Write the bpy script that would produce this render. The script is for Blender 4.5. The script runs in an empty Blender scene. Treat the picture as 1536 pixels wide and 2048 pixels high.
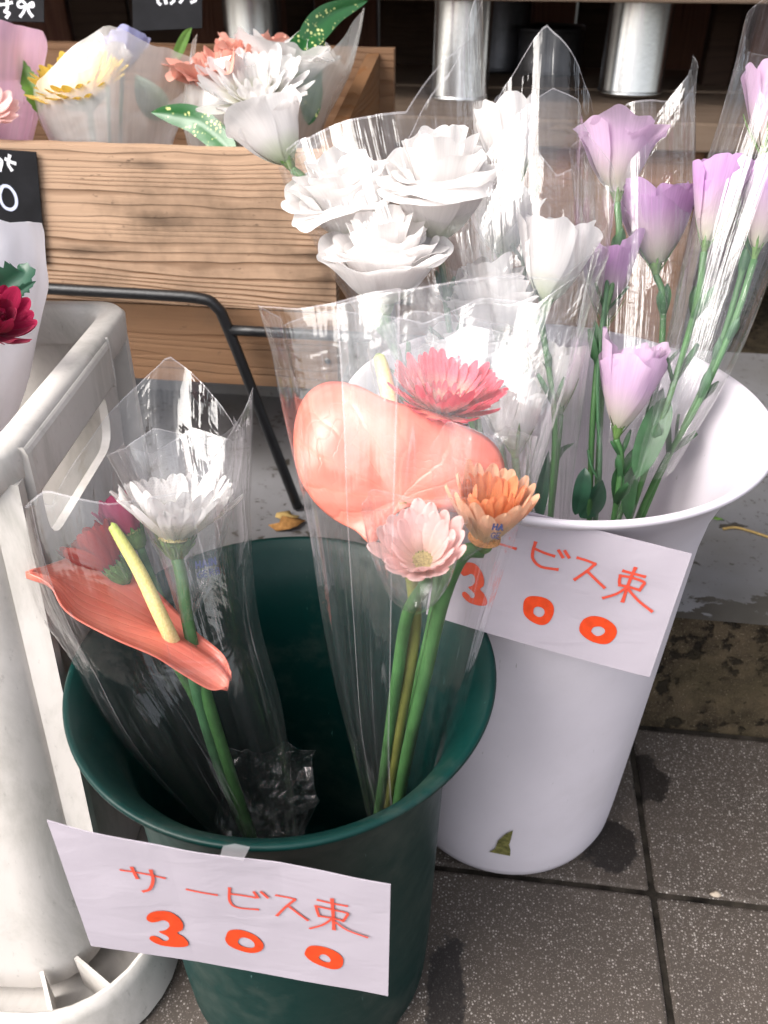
import bpy, bmesh, math, random
from mathutils import Vector, Matrix, noise
PI = math.pi
rnd = random.Random(7)

# ------------------------------------------------------------------ camera, world, sun, exposure
scene = bpy.context.scene
COL = scene.collection
CAM_H, PITCH, ROLL, FPX, YAW = 0.7439, 0.5980, 0.0042, 1681.4, -0.1273
# world: X along the kerb (right), Y away from the street, Z up
F_ = Vector((math.sin(YAW) * math.cos(PITCH), math.cos(YAW) * math.cos(PITCH), -math.sin(PITCH)))
R0 = Vector((math.cos(YAW), -math.sin(YAW), 0))
U0 = R0.cross(F_)
R_ = R0 * math.cos(ROLL) + U0 * math.sin(ROLL)
U_ = U0 * math.cos(ROLL) - R0 * math.sin(ROLL)
CAM = Vector((0, 0, CAM_H))
cd = bpy.data.cameras.new('camera')
cam = bpy.data.objects.new('camera', cd)
COL.objects.link(cam)
M = Matrix((R_, U_, -F_)).transposed().to_4x4()
M.translation = CAM
cam.matrix_world = M
cd.sensor_width = 36
cd.lens = FPX / 2048 * 36
cd.clip_start = 0.02
cd.clip_end = 200
cd.dof.use_dof = True
cd.dof.focus_distance = 0.57
cd.dof.aperture_fstop = 10
scene.camera = cam

SUN_EL, SUN_AZ = math.radians(46), math.radians(236)   # azimuth clockwise from +Y: behind the camera, a little left
w = bpy.data.worlds.new('World')
scene.world = w
w.use_nodes = True
nt = w.node_tree
bg = nt.nodes['Background']
sky = nt.nodes.new('ShaderNodeTexSky')
sky.sky_type = 'NISHITA'
sky.sun_disc = False
sky.sun_elevation = SUN_EL
sky.sun_rotation = SUN_AZ
sky.air_density = 1.0
sky.dust_density = 4.0
sky.ozone_density = 1.0
hs = nt.nodes.new('ShaderNodeHueSaturation')      # thin overcast: a paler sky
hs.inputs['Saturation'].default_value = 0.3
nt.links.new(sky.outputs[0], hs.inputs['Color'])
nt.links.new(hs.outputs[0], bg.inputs[0])
bg.inputs[1].default_value = 0.15
sd = bpy.data.lights.new('sun', 'SUN')
sd.energy = 1.5
sd.angle = math.radians(45)
sd.color = (1.0, 0.94, 0.88)
sun = bpy.data.objects.new('sun', sd)
COL.objects.link(sun)
sdir = Vector((math.sin(SUN_AZ) * math.cos(SUN_EL), math.cos(SUN_AZ) * math.cos(SUN_EL), math.sin(SUN_EL)))
sun.rotation_euler = sdir.to_track_quat('Z', 'Y').to_euler()
scene.view_settings.view_transform = 'Standard'
scene.view_settings.look = 'None'
scene.view_settings.gamma = 1
scene.view_settings.exposure = 1.42
scene.render.engine = 'CYCLES'
cy = scene.cycles
cy.transparent_max_bounces = 32
cy.max_bounces = 7
cy.glossy_bounces = 3
cy.diffuse_bounces = 3
cy.caustics_reflective = False
cy.caustics_refractive = False
cy.use_denoising = True
cy.use_adaptive_sampling = True
cy.adaptive_threshold = 0.02
cy.sample_clamp_indirect = 4


# ------------------------------------------------------------------ helpers
def P(x, y, d):
    """the world point seen at photo pixel (x, y) at d metres along the view axis"""
    return CAM + (F_ + R_ * ((x - 768) / FPX) - U_ * ((y - 1024) / FPX)) * d


def PY(x, y, Y):
    v = F_ + R_ * ((x - 768) / FPX) - U_ * ((y - 1024) / FPX)
    return CAM + v * (Y / v.y)


def PZ(x, y, z):
    v = F_ + R_ * ((x - 768) / FPX) - U_ * ((y - 1024) / FPX)
    return CAM + v * ((z - CAM_H) / v.z)


def PX(px, d):
    return px * d / FPX


def tag(o, label=None, cat=None, group=None, kind=None):
    if label: o['label'] = label
    if cat: o['category'] = cat
    if group: o['group'] = group
    if kind: o['kind'] = kind
    return o


def empty(name, loc, label, cat, group=None):
    o = bpy.data.objects.new(name, None)
    o.empty_display_size = 0.02
    COL.objects.link(o)
    o.location = loc
    return tag(o, label, cat, group)


def mesh_obj(name, verts, faces, mat, parent=None, smooth=True, uvs=None, thick=0):
    me = bpy.data.meshes.new(name)
    me.from_pydata([tuple(v) for v in verts], [], faces)
    if uvs:
        ul = me.uv_layers.new(name='UVMap')
        for lp in me.loops:
            ul.data[lp.index].uv = uvs[lp.vertex_index]
    if smooth:
        me.polygons.foreach_set('use_smooth', [True] * len(me.polygons))
    me.materials.append(mat)
    o = bpy.data.objects.new(name, me)
    COL.objects.link(o)
    if parent:
        o.parent = parent
        o.matrix_parent_inverse = Matrix.Translation(-parent.location)
    if thick:
        m = o.modifiers.new('Solidify', 'SOLIDIFY')
        m.thickness = thick
        m.offset = 0
    return o


def grid(fn, nu, nv, cu=False):
    """fn(u, v) over [0,1]^2; cu closes u"""
    verts, uvs, faces = [], [], []
    for j in range(nv + 1):
        for i in range(nu if cu else nu + 1):
            verts.append(fn(i / nu, j / nv))
            uvs.append((i / nu, j / nv))
    n = nu if cu else nu + 1
    for j in range(nv):
        for i in range(nu):
            a, b = j * n + i, j * n + (i + 1) % n
            faces.append((a, b, b + n, a + n))
    return verts, faces, uvs


def cr(pts, t):
    """Catmull-Rom through pts, t in [0,1]"""
    n = len(pts) - 1
    x = min(max(t, 0), 1) * n
    i = min(int(x), n - 1)
    f = x - i
    p1, p2 = pts[i], pts[i + 1]
    p0 = pts[i - 1] if i > 0 else p1 * 2 - p2
    p3 = pts[i + 2] if i + 2 <= n else p2 * 2 - p1
    return 0.5 * ((2 * p1) + (p2 - p0) * f + (2 * p0 - 5 * p1 + 4 * p2 - p3) * f * f + (3 * p1 - p0 - 3 * p2 + p3) * f ** 3)


def tube(pts, rad, seg=10, n=None, caps=True):
    pts = [Vector(p) for p in pts]
    n = n or max(2, (len(pts) - 1) * 6)
    if not isinstance(rad, (list, tuple)): rad = [rad, rad]
    C = [cr(pts, i / n) for i in range(n + 1)] if len(pts) > 2 else [pts[0].lerp(pts[1], i / n) for i in range(n + 1)]
    verts, faces, uvs = [], [], []
    T = (C[1] - C[0]).normalized()
    nx = T.orthogonal().normalized()
    for i, c in enumerate(C):
        T2 = ((C[min(i + 1, n)] - C[max(i - 1, 0)])).normalized()
        nx = (nx - T2 * nx.dot(T2)).normalized()
        by = T2.cross(nx)
        t = i / n * (len(rad) - 1)
        k = min(int(t), len(rad) - 2)
        r = rad[k] + (rad[k + 1] - rad[k]) * (t - k)
        for s in range(seg):
            a = 2 * PI * s / seg
            verts.append(c + nx * (r * math.cos(a)) + by * (r * math.sin(a)))
            uvs.append((s / seg, i / n))
    for i in range(n):
        for s in range(seg):
            a, b = i * seg + s, i * seg + (s + 1) % seg
            faces.append((a, b, b + seg, a + seg))
    if caps:
        faces.append(tuple(reversed(range(seg))))
        faces.append(tuple(range(n * seg, (n + 1) * seg)))
    return verts, faces, uvs


def tube_obj(name, pts, rad, mat, parent=None, seg=10, n=None):
    v, f, u = tube(pts, rad, seg, n)
    return mesh_obj(name, v, f, mat, parent, True, u)


def lathe(prof, seg=64, at=Vector((0, 0, 0)), up=None, closed=False):
    """prof: (r, z) list"""
    rot = (up.normalized().to_track_quat('Z', 'Y').to_matrix() if up is not None else Matrix.Identity(3))
    n = len(prof)
    verts, faces, uvs = [], [], []
    for j, (r, z) in enumerate(prof):
        for i in range(seg):
            a = 2 * PI * i / seg
            verts.append(at + rot @ Vector((r * math.cos(a), r * math.sin(a), z)))
            uvs.append((i / seg, j / (n - 1)))
    for j in range(n - 1 + (1 if closed else 0)):
        for i in range(seg):
            a, b = j * seg + i, j * seg + (i + 1) % seg
            c, d = ((j + 1) % n) * seg + (i + 1) % seg, ((j + 1) % n) * seg + i
            faces.append((a, b, c, d))
    return verts, faces, uvs


def lathe_obj(name, prof, mat, parent=None, seg=64, at=Vector((0, 0, 0)), up=None, closed=False):
    v, f, u = lathe(prof, seg, at, up, closed)
    return mesh_obj(name, v, f, mat, parent, True, u)


def smooth_prof(pts, n=40):
    pts = [Vector((p[0], p[1], 0)) for p in pts]
    return [(max(q.x, 0), q.y) for q in (cr(pts, i / n) for i in range(n + 1))]


def box_obj(name, lo, hi, mat, parent=None, bev=0.002, jit=0.0):
    bm = bmesh.new()
    bmesh.ops.create_cube(bm, size=1)
    lo, hi = Vector(lo), Vector(hi)
    for v in bm.verts:
        v.co = Vector(((lo[k] + hi[k]) / 2 + v.co[k] * (hi[k] - lo[k]) for k in range(3)))
        if jit: v.co += Vector((rnd.uniform(-jit, jit) for _ in range(3)))
    if bev:
        bmesh.ops.bevel(bm, geom=bm.edges[:], offset=bev, segments=2, affect='EDGES', profile=0.5)
    me = bpy.data.meshes.new(name)
    bm.to_mesh(me)
    bm.free()
    me.materials.append(mat)
    o = bpy.data.objects.new(name, me)
    COL.objects.link(o)
    if parent:
        o.parent = parent
        o.matrix_parent_inverse = Matrix.Translation(-parent.location)
    return o


def rails(rr, nu=16, nv=24):
    """smooth surface through rails, each a list of points (same count)"""
    rr = [[Vector(p) for p in r] for r in rr]

    def fn(u, v):
        return cr([cr(r, v) for r in rr], u)
    return grid(fn, nu, nv)


# ------------------------------------------------------------------ materials
def mat(name):
    m = bpy.data.materials.new(name)
    m.use_nodes = True
    t = m.node_tree
    return m, t, t.nodes['Principled BSDF'], t.nodes['Material Output']


def N(t, typ, **kw):
    n = t.nodes.new(typ)
    for k, v in kw.items():
        if k in n.inputs.keys():
            n.inputs[k].default_value = v
        else:
            setattr(n, k, v)
    return n


def L(t, a, b):
    t.links.new(a, b)


def ramp(t, src, stops, interp='LINEAR'):
    r = t.nodes.new('ShaderNodeValToRGB')
    r.color_ramp.interpolation = interp
    e = r.color_ramp.elements
    while len(e) > 1: e.remove(e[0])
    e[0].position = stops[0][0]
    c = stops[0][1]
    e[0].color = (c, c, c, 1) if not isinstance(c, tuple) else (*c, 1)
    for p, c in stops[1:]:
        x = e.new(p)
        x.color = (c, c, c, 1) if not isinstance(c, tuple) else (*c, 1)
    L(t, src, r.inputs[0])
    return r.outputs[0]


def mixc(t, fac, a, b, mode='MIX'):
    n = t.nodes.new('ShaderNodeMix')
    n.data_type = 'RGBA'
    n.blend_type = mode
    for s, v in ((n.inputs[0], fac), (n.inputs[6], a), (n.inputs[7], b)):
        if hasattr(v, 'links'): L(t, v, s)
        elif isinstance(v, tuple): s.default_value = (*v, 1)
        else: s.default_value = v
    return n.outputs[2]


def mth(t, op, a, b=0.0):
    n = t.nodes.new('ShaderNodeMath')
    n.operation = op
    for s, v in ((n.inputs[0], a), (n.inputs[1], b)):
        if hasattr(v, 'links'): L(t, v, s)
        else: s.default_value = v
    return n.outputs[0]


def coords(t, kind='Object', scale=(1, 1, 1), rot=(0, 0, 0), loc=(0, 0, 0)):
    tc = t.nodes.new('ShaderNodeTexCoord')
    mp = t.nodes.new('ShaderNodeMapping')
    mp.inputs['Scale'].default_value = scale
    mp.inputs['Rotation'].default_value = rot
    mp.inputs['Location'].default_value = loc
    L(t, tc.outputs[kind], mp.inputs[0])
    return mp.outputs[0]


def noi(t, vec, scale, detail=4, rough=0.55, dist=0.0):
    n = N(t, 'ShaderNodeTexNoise', Scale=scale, Detail=detail, Roughness=rough, Distortion=dist)
    L(t, vec, n.inputs['Vector'])
    return n.outputs[0]


def bump(t, p, h, strength=0.3, dist=0.002):
    b = N(t, 'ShaderNodeBump', Strength=strength, Distance=dist)
    L(t, h, b.inputs['Height'])
    L(t, b.outputs[0], p.inputs['Normal'])
    return b


def petal_mat(name, base, tip, vein=0.12, trans=0.35, rough=0.5, pos=(0.0, 0.45), spec=0.25):
    m, t, p, out = mat(name)
    uv = coords(t, 'UV')
    sx = t.nodes.new('ShaderNodeSeparateXYZ')
    L(t, uv, sx.inputs[0])
    c = ramp(t, sx.outputs[1], [(pos[0], base), (pos[1], tip)])
    st = noi(t, coords(t, 'UV', (14, 0.8, 1)), 3.0, 3)
    dk = tuple(x * (1 - vein) for x in tip)
    v = ramp(t, st, [(0.35, 0.0), (0.7, 1.0)])
    mott = noi(t, coords(t, 'Object'), 120, 3)
    c2 = mixc(t, v, c, mixc(t, 1.0, c, tuple([1 - vein] * 3), 'MULTIPLY'))
    c3 = mixc(t, mth(t, 'MULTIPLY', mott, 0.25), c2, mixc(t, 1.0, c2, (0.9, 0.86, 0.88), 'MULTIPLY'))
    L(t, c3, p.inputs['Base Color'])
    p.inputs['Roughness'].default_value = rough
    p.inputs['Specular IOR Level'].default_value = spec
    p.inputs['Sheen Weight'].default_value = 0.15
    bump(t, p, st, 0.25, 0.0008)
    tr = t.nodes.new('ShaderNodeBsdfTranslucent')
    L(t, c3, tr.inputs[0])
    mx = t.nodes.new('ShaderNodeMixShader')
    mx.inputs[0].default_value = trans
    L(t, p.outputs[0], mx.inputs[1])
    L(t, tr.outputs[0], mx.inputs[2])
    L(t, mx.outputs[0], out.inputs[0])
    return m


def plain(name, col, rough=0.5, spec=0.4, var=0.15, scale=60, bmp=0.1, bscale=200, metal=0.0, trans=0.0, dist=0.001):
    m, t, p, out = mat(name)
    co = coords(t, 'Object')
    n = noi(t, co, scale, 5)
    c = mixc(t, ramp(t, n, [(0.3, 0.0), (0.7, 1.0)]), tuple(x * (1 - var) for x in col), tuple(min(1, x * (1 + var * 0.6)) for x in col))
    L(t, c, p.inputs['Base Color'])
    p.inputs['Roughness'].default_value = rough
    p.inputs['Specular IOR Level'].default_value = spec
    p.inputs['Metallic'].default_value = metal
    if bmp: bump(t, p, noi(t, co, bscale, 4), bmp, dist)
    if trans:
        tr = t.nodes.new('ShaderNodeBsdfTranslucent')
        L(t, c, tr.inputs[0])
        mx = t.nodes.new('ShaderNodeMixShader')
        mx.inputs[0].default_value = trans
        L(t, p.outputs[0], mx.inputs[1])
        L(t, tr.outputs[0], mx.inputs[2])
        L(t, mx.outputs[0], out.inputs[0])
    return m


def film_mat(name, haze=0.05, hcol=(0.85, 0.82, 0.86), dots=0.0, rough=0.05, wr=0.35, tint=(0.985, 0.985, 0.985), streak=28, refl=1.45, edge=0.9):
    m, t, p, out = mat(name)
    t.nodes.remove(p)
    uvs = coords(t, 'UV', (streak, 1.6, 1))
    n1 = noi(t, uvs, 1.0, 3, 0.6)
    n2 = noi(t, coords(t, 'UV', (9, 7, 1)), 1.0, 3, 0.6, 0.6)
    h = mth(t, 'ADD', n1, mth(t, 'MULTIPLY', n2, 0.8))
    b = N(t, 'ShaderNodeBump', Strength=wr, Distance=0.004)
    L(t, h, b.inputs['Height'])
    lw = N(t, 'ShaderNodeLayerWeight', Blend=0.5)
    L(t, b.outputs[0], lw.inputs['Normal'])
    f0 = ((refl - 1) / (refl + 1)) ** 2 * 1.7
    frv = mth(t, 'ADD', mth(t, 'MULTIPLY', mth(t, 'POWER', lw.outputs['Facing'], 4.0), 0.75), f0)
    gl = N(t, 'ShaderNodeBsdfGlossy', Roughness=rough)
    gl.inputs['Color'].default_value = (1, 1, 1, 1)
    L(t, b.outputs[0], gl.inputs['Normal'])
    tp = t.nodes.new('ShaderNodeBsdfTransparent')
    tp.inputs[0].default_value = (*tint, 1)
    df = t.nodes.new('ShaderNodeBsdfDiffuse')
    df.inputs[0].default_value = (*hcol, 1)
    tl = t.nodes.new('ShaderNodeBsdfTranslucent')
    tl.inputs[0].default_value = (*hcol, 1)
    hz = t.nodes.new('ShaderNodeMixShader')
    hz.inputs[0].default_value = 0.5
    L(t, df.outputs[0], hz.inputs[1])
    L(t, tl.outputs[0], hz.inputs[2])
    streaks = ramp(t, noi(t, coords(t, 'UV', (40, 0.9, 1)), 1.0, 4, 0.65), [(0.38, 0.4), (0.72, 2.0)] if haze < 0.15 else [(0.3, 0.85), (0.7, 1.15)])
    hf = mth(t, 'MULTIPLY', streaks, haze)
    # highlights on cut edges and fold lines, painted in as white haze
    us = t.nodes.new('ShaderNodeSeparateXYZ')
    L(t, coords(t, 'UV'), us.inputs[0])
    ed = mth(t, 'MAXIMUM', mth(t, 'GREATER_THAN', us.outputs[1], 0.9945), mth(t, 'MAXIMUM', mth(t, 'LESS_THAN', us.outputs[0], 0.0016), mth(t, 'GREATER_THAN', us.outputs[0], 0.9984)))
    cz = mth(t, 'ABSOLUTE', mth(t, 'SUBTRACT', noi(t, coords(t, 'UV', (17, 0.45, 1), loc=(3, 5, 0)), 1.0, 2, 0.4), 0.5))
    crs = mth(t, 'MULTIPLY', ramp(t, cz, [(0.0, 1.0), (0.008, 0.0)]), ramp(t, noi(t, coords(t, 'UV', (5, 4, 1)), 1.0, 3), [(0.45, 0.0), (0.65, 0.30)]))
    hf = mth(t, 'MAXIMUM', hf, mth(t, 'MAXIMUM', mth(t, 'MULTIPLY', ed, 0.26), crs))
    # printed tulle dots
    if dots:
        vx = coords(t, 'UV', (130, 70, 1))
        s = t.nodes.new('ShaderNodeSeparateXYZ')
        L(t, vx, s.inputs[0])
        fx = mth(t, 'FRACT', s.outputs[0])
        fy = mth(t, 'FRACT', mth(t, 'ADD', s.outputs[1], mth(t, 'MULTIPLY', mth(t, 'FLOOR', s.outputs[0]), 0.5)))
        dx = mth(t, 'SUBTRACT', fx, 0.5)
        dy = mth(t, 'SUBTRACT', fy, 0.5)
        rr = mth(t, 'ADD', mth(t, 'MULTIPLY', dx, dx), mth(t, 'MULTIPLY', dy, dy))
        dt = mth(t, 'MULTIPLY', mth(t, 'LESS_THAN', rr, 0.07), dots)
        hf = mth(t, 'MAXIMUM', hf, dt)
    m1 = t.nodes.new('ShaderNodeMixShader')
    L(t, hf, m1.inputs[0])
    L(t, tp.outputs[0], m1.inputs[1])
    L(t, hz.outputs[0], m1.inputs[2])
    m2 = t.nodes.new('ShaderNodeMixShader')
    L(t, mth(t, 'MINIMUM', mth(t, 'MULTIPLY', frv, edge), 0.6), m2.inputs[0])
    L(t, m1.outputs[0], m2.inputs[1])
    L(t, gl.outputs[0], m2.inputs[2])
    L(t, m2.outputs[0], out.inputs[0])
    return m


def wood_mat(name, light, dark, axis='Z', rings=60, grime=0.5, seed=0.0, contrast=1.0, rough=0.75, along='X', stains=()):
    """planks: growth rings as bands across `axis`, running along `along`"""
    m, t, p, out = mat(name)
    sc = {'X': (1, 1, 1), 'Y': (1, 1, 1), 'Z': (1, 1, 1)}[axis]
    st = [13, 13, 13]
    st['XYZ'.index(along)] = 1.8
    co = coords(t, 'Object', tuple(st), loc=(seed, seed * 1.7, seed * 0.6))
    wob = noi(t, co, 1.0, 4, 0.6)
    tc = t.nodes.new('ShaderNodeTexCoord')
    s = t.nodes.new('ShaderNodeSeparateXYZ')
    L(t, tc.outputs['Object'], s.inputs[0])
    ax = s.outputs['XYZ'.index(axis)]
    wid = noi(t, coords(t, 'Object', tuple(11 if k == axis else 0.5 for k in 'XYZ'), loc=(seed, 2, seed)), 1.0, 2)
    ph = mth(t, 'ADD', mth(t, 'MULTIPLY', ax, rings), mth(t, 'ADD', mth(t, 'MULTIPLY', wob, 4.0), mth(t, 'MULTIPLY', wid, 16.0)))
    fr = mth(t, 'FRACT', ph)
    band = ramp(t, fr, [(0.0, 0.05), (0.5, 0.10), (0.78, 0.65), (0.92, 1.0), (1.0, 0.1)])
    fib = [300, 300, 300]
    fib['XYZ'.index(along)] = 8
    fibre = noi(t, coords(t, 'Object', tuple(fib)), 1.0, 3, 0.6)
    f2 = mth(t, 'MULTIPLY', band, mth(t, 'MULTIPLY', ramp(t, noi(t, co, 1.3, 4), [(0.36, 0.15), (0.62, 1.0)]), contrast))
    c = mixc(t, f2, light, dark)
    c = mixc(t, mth(t, 'MULTIPLY', fibre, 0.55), c, mixc(t, 1.0, c, (0.62, 0.55, 0.5), 'MULTIPLY'))
    blot = ramp(t, noi(t, coords(t, 'Object', (5, 5, 5), loc=(seed * 3, 0, 1)), 1.6, 5, 0.65), [(0.5, 0.0), (0.75, 1.0)])
    c = mixc(t, mth(t, 'MULTIPLY', blot, grime), c, (0.13, 0.085, 0.055))
    spk = ramp(t, noi(t, coords(t, 'Object', (60, 60, 160)), 1.0, 3, 0.7), [(0.66, 0.0), (0.76, 1.0)])
    c = mixc(t, mth(t, 'MULTIPLY', spk, grime), c, (0.07, 0.045, 0.03))
    for (x, z, rx, rz) in stains:
        dx = mth(t, 'DIVIDE', mth(t, 'SUBTRACT', s.outputs[0], x), rx)
        dz = mth(t, 'DIVIDE', mth(t, 'SUBTRACT', s.outputs[2], z), rz)
        rr = mth(t, 'SQRT', mth(t, 'ADD', mth(t, 'MULTIPLY', dx, dx), mth(t, 'MULTIPLY', dz, dz)))
        q = mth(t, 'MULTIPLY', mth(t, 'ADD', rr, mth(t, 'MULTIPLY', noi(t, coords(t, 'Object', (30, 30, 90)), 1.0, 4, 0.65), 1.2)), 0.5)
        c = mixc(t, ramp(t, q, [(0.35, 0.6), (0.80, 0.0)]), c, (0.035, 0.022, 0.015))
    L(t, c, p.inputs['Base Color'])
    p.inputs['Roughness'].default_value = rough
    p.inputs['Specular IOR Level'].default_value = 0.2
    hh = mth(t, 'SUBTRACT', mth(t, 'MULTIPLY', fibre, 0.4), band)
    bump(t, p, hh, 0.5, 0.0015)
    return m


WHITE_GRAD = ((0.66, 0.74, 0.48), (0.93, 0.905, 0.89))
M_lisw = petal_mat('petal_white', *WHITE_GRAD, vein=0.07, trans=0.55, pos=(0.02, 0.42))
M_lisp = petal_mat('petal_lilac', (0.70, 0.70, 0.50), (0.66, 0.40, 0.68), vein=0.14, trans=0.5, pos=(0.0, 0.75))
M_lisp2 = petal_mat('petal_pale_lilac', (0.76, 0.76, 0.56), (0.77, 0.57, 0.75), vein=0.10, trans=0.5, pos=(0.0, 0.6))
M_gw = petal_mat('gerbera_white', (0.75, 0.76, 0.55), (0.92, 0.90, 0.89), vein=0.04, trans=0.5)
M_gpk = petal_mat('gerbera_pink', (0.85, 0.45, 0.32), (0.88, 0.15, 0.20), vein=0.12, trans=0.3, pos=(0.2, 0.55))
M_gpal = petal_mat('gerbera_pale_pink', (0.90, 0.68, 0.58), (0.92, 0.63, 0.60), vein=0.06, trans=0.4)
M_gor = petal_mat('gerbera_orange', (0.92, 0.36, 0.13), (0.92, 0.32, 0.15), vein=0.18, trans=0.3, pos=(0.3, 0.9))
M_gor2 = petal_mat('gerbera_peach', (0.94, 0.66, 0.30), (0.94, 0.56, 0.36), vein=0.15, trans=0.3)
M_gyel = petal_mat('gerbera_yellow', (0.85, 0.5, 0.05), (0.88, 0.62, 0.1), vein=0.12, trans=0.3)
M_gred = petal_mat('flower_red', (0.42, 0.01, 0.008), (0.50, 0.02, 0.012), vein=0.25, trans=0.2)
M_gmag = petal_mat('flower_magenta', (0.45, 0.02, 0.09), (0.46, 0.012, 0.075), vein=0.3, trans=0.25)
M_gros = petal_mat('flower_rose', (0.65, 0.08, 0.16), (0.68, 0.12, 0.24), vein=0.2, trans=0.25)
M_carn = petal_mat('carnation_peach', (0.85, 0.35, 0.25), (0.85, 0.42, 0.33), vein=0.15, trans=0.3)
M_blue = petal_mat('flower_pale_blue', (0.5, 0.5, 0.7), (0.5, 0.5, 0.78), vein=0.1, trans=0.3)
M_disc = plain('gerbera_disc', (0.55, 0.48, 0.22), 0.8, 0.1, 0.5, 900, 0.9, 1200, dist=0.003)
M_disc_or = plain('gerbera_disc_orange', (0.75, 0.35, 0.14), 0.8, 0.1, 0.4, 900, 0.9, 1200, dist=0.003)
M_stem = plain('stem_green', (0.055, 0.150, 0.045), 0.5, 0.4, 0.35, 40, 0.15, 300, trans=0.1)
M_stem_dk = plain('stem_dark', (0.05, 0.14, 0.06), 0.5, 0.4, 0.35, 40, 0.15, 300)
M_stem_ol = plain('stem_olive', (0.16, 0.17, 0.04), 0.5, 0.4, 0.3, 40, 0.15, 300)
M_sepal = plain('sepal_green', (0.12, 0.22, 0.06), 0.6, 0.3, 0.35, 150, 0.2, 400, trans=0.15)
M_leaf = plain('leaf_green', (0.04, 0.115, 0.045), 0.45, 0.45, 0.35, 60, 0.2, 150, trans=0.2)
M_leaf_lt = plain('leaf_light', (0.14, 0.28, 0.05), 0.45, 0.45, 0.35, 60, 0.2, 150, trans=0.25)
M_leaf_dk = plain('leaf_dark', (0.025, 0.09, 0.05), 0.4, 0.5, 0.35, 60, 0.2, 150, trans=0.15)


def aucuba():
    m, t, p, out = mat('leaf_speckled')
    co = coords(t, 'Object')
    vo = N(t, 'ShaderNodeTexVoronoi', Scale=230.0)
    L(t, co, vo.inputs['Vector'])
    n = noi(t, co, 90, 3)
    f = mth(t, 'MULTIPLY', ramp(t, vo.outputs['Distance'], [(0.28, 1.0), (0.42, 0.0)]), ramp(t, n, [(0.5, 0.0), (0.56, 1.0)]))
    c = mixc(t, f, (0.018, 0.10, 0.025), (0.62, 0.64, 0.25))
    L(t, c, p.inputs['Base Color'])
    p.inputs['Roughness'].default_value = 0.32
    bump(t, p, noi(t, co, 70, 3), 0.15, 0.002)
    return m


M_auc = aucuba()


def spathe_mat():
    m, t, p, out = mat('spathe_coral')
    uv = coords(t, 'UV')
    n = noi(t, coords(t, 'Object', (1, 1, 1)), 22, 4)
    c = mixc(t, ramp(t, n, [(0.3, 0.0), (0.7, 1.0)]), (0.80, 0.165, 0.115), (0.84, 0.27, 0.20))
    L(t, c, p.inputs['Base Color'])
    p.inputs['Roughness'].default_value = 0.27
    p.inputs['Specular IOR Level'].default_value = 0.5
    p.inputs['Subsurface Weight'].default_value = 0.0
    sx = t.nodes.new('ShaderNodeSeparateXYZ')
    L(t, uv, sx.inputs[0])
    wv = mth(t, 'ADD', mth(t, 'MULTIPLY', sx.outputs[0], 13.0), mth(t, 'MULTIPLY', noi(t, coords(t, 'UV', (3, 2, 1)), 1.0, 2), 1.6))
    vein = ramp(t, mth(t, 'ABSOLUTE', mth(t, 'SUBTRACT', mth(t, 'FRACT', wv), 0.5)), [(0.0, 0.0), (0.10, 0.75), (0.5, 1.0)])
    w2 = mth(t, 'ADD', mth(t, 'MULTIPLY', sx.outputs[1], 11.0), mth(t, 'MULTIPLY', noi(t, coords(t, 'UV', (9, 3, 1)), 1.0, 3), 5.0))
    v2 = ramp(t, mth(t, 'ABSOLUTE', mth(t, 'SUBTRACT', mth(t, 'FRACT', w2), 0.5)), [(0.0, 0.0), (0.08, 0.8), (0.5, 1.0)])
    c = mixc(t, ramp(t, vein, [(0.0, 0.65), (1.0, 1.0)]), (0.80, 0.30, 0.20), c)
    L(t, c, p.inputs['Base Color'])
    hh = mth(t, 'ADD', vein, mth(t, 'ADD', mth(t, 'MULTIPLY', v2, 0.45), mth(t, 'MULTIPLY', noi(t, coords(t, 'Object'), 130, 3), 0.5)))
    bump(t, p, hh, 0.22, 0.0020)
    tr = t.nodes.new('ShaderNodeBsdfTranslucent')
    L(t, c, tr.inputs[0])
    mx = t.nodes.new('ShaderNodeMixShader')
    mx.inputs[0].default_value = 0.3
    L(t, p.outputs[0], mx.inputs[1])
    L(t, tr.outputs[0], mx.inputs[2])
    L(t, mx.outputs[0], out.inputs[0])
    return m


def spadix_mat():
    m, t, p, out = mat('spadix_yellow')
    s = t.nodes.new('ShaderNodeSeparateXYZ')
    L(t, coords(t, 'UV'), s.inputs[0])
    c = ramp(t, s.outputs[1], [(0.0, (0.84, 0.62, 0.36)), (0.40, (0.80, 0.64, 0.26)), (0.75, (0.42, 0.48, 0.10)), (1.0, (0.30, 0.40, 0.07))])
    vo = N(t, 'ShaderNodeTexVoronoi', Scale=650.0)
    L(t, coords(t, 'Object'), vo.inputs['Vector'])
    c2 = mixc(t, ramp(t, vo.outputs['Distance'], [(0.3, 0.0), (0.75, 0.45)]), c, mixc(t, 1.0, c, (0.75, 0.7, 0.4), 'MULTIPLY'))
    L(t, c2, p.inputs['Base Color'])
    p.inputs['Roughness'].default_value = 0.5
    b = bump(t, p, vo.outputs['Distance'], 0.22, 0.001)
    b.invert = True
    return m


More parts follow.
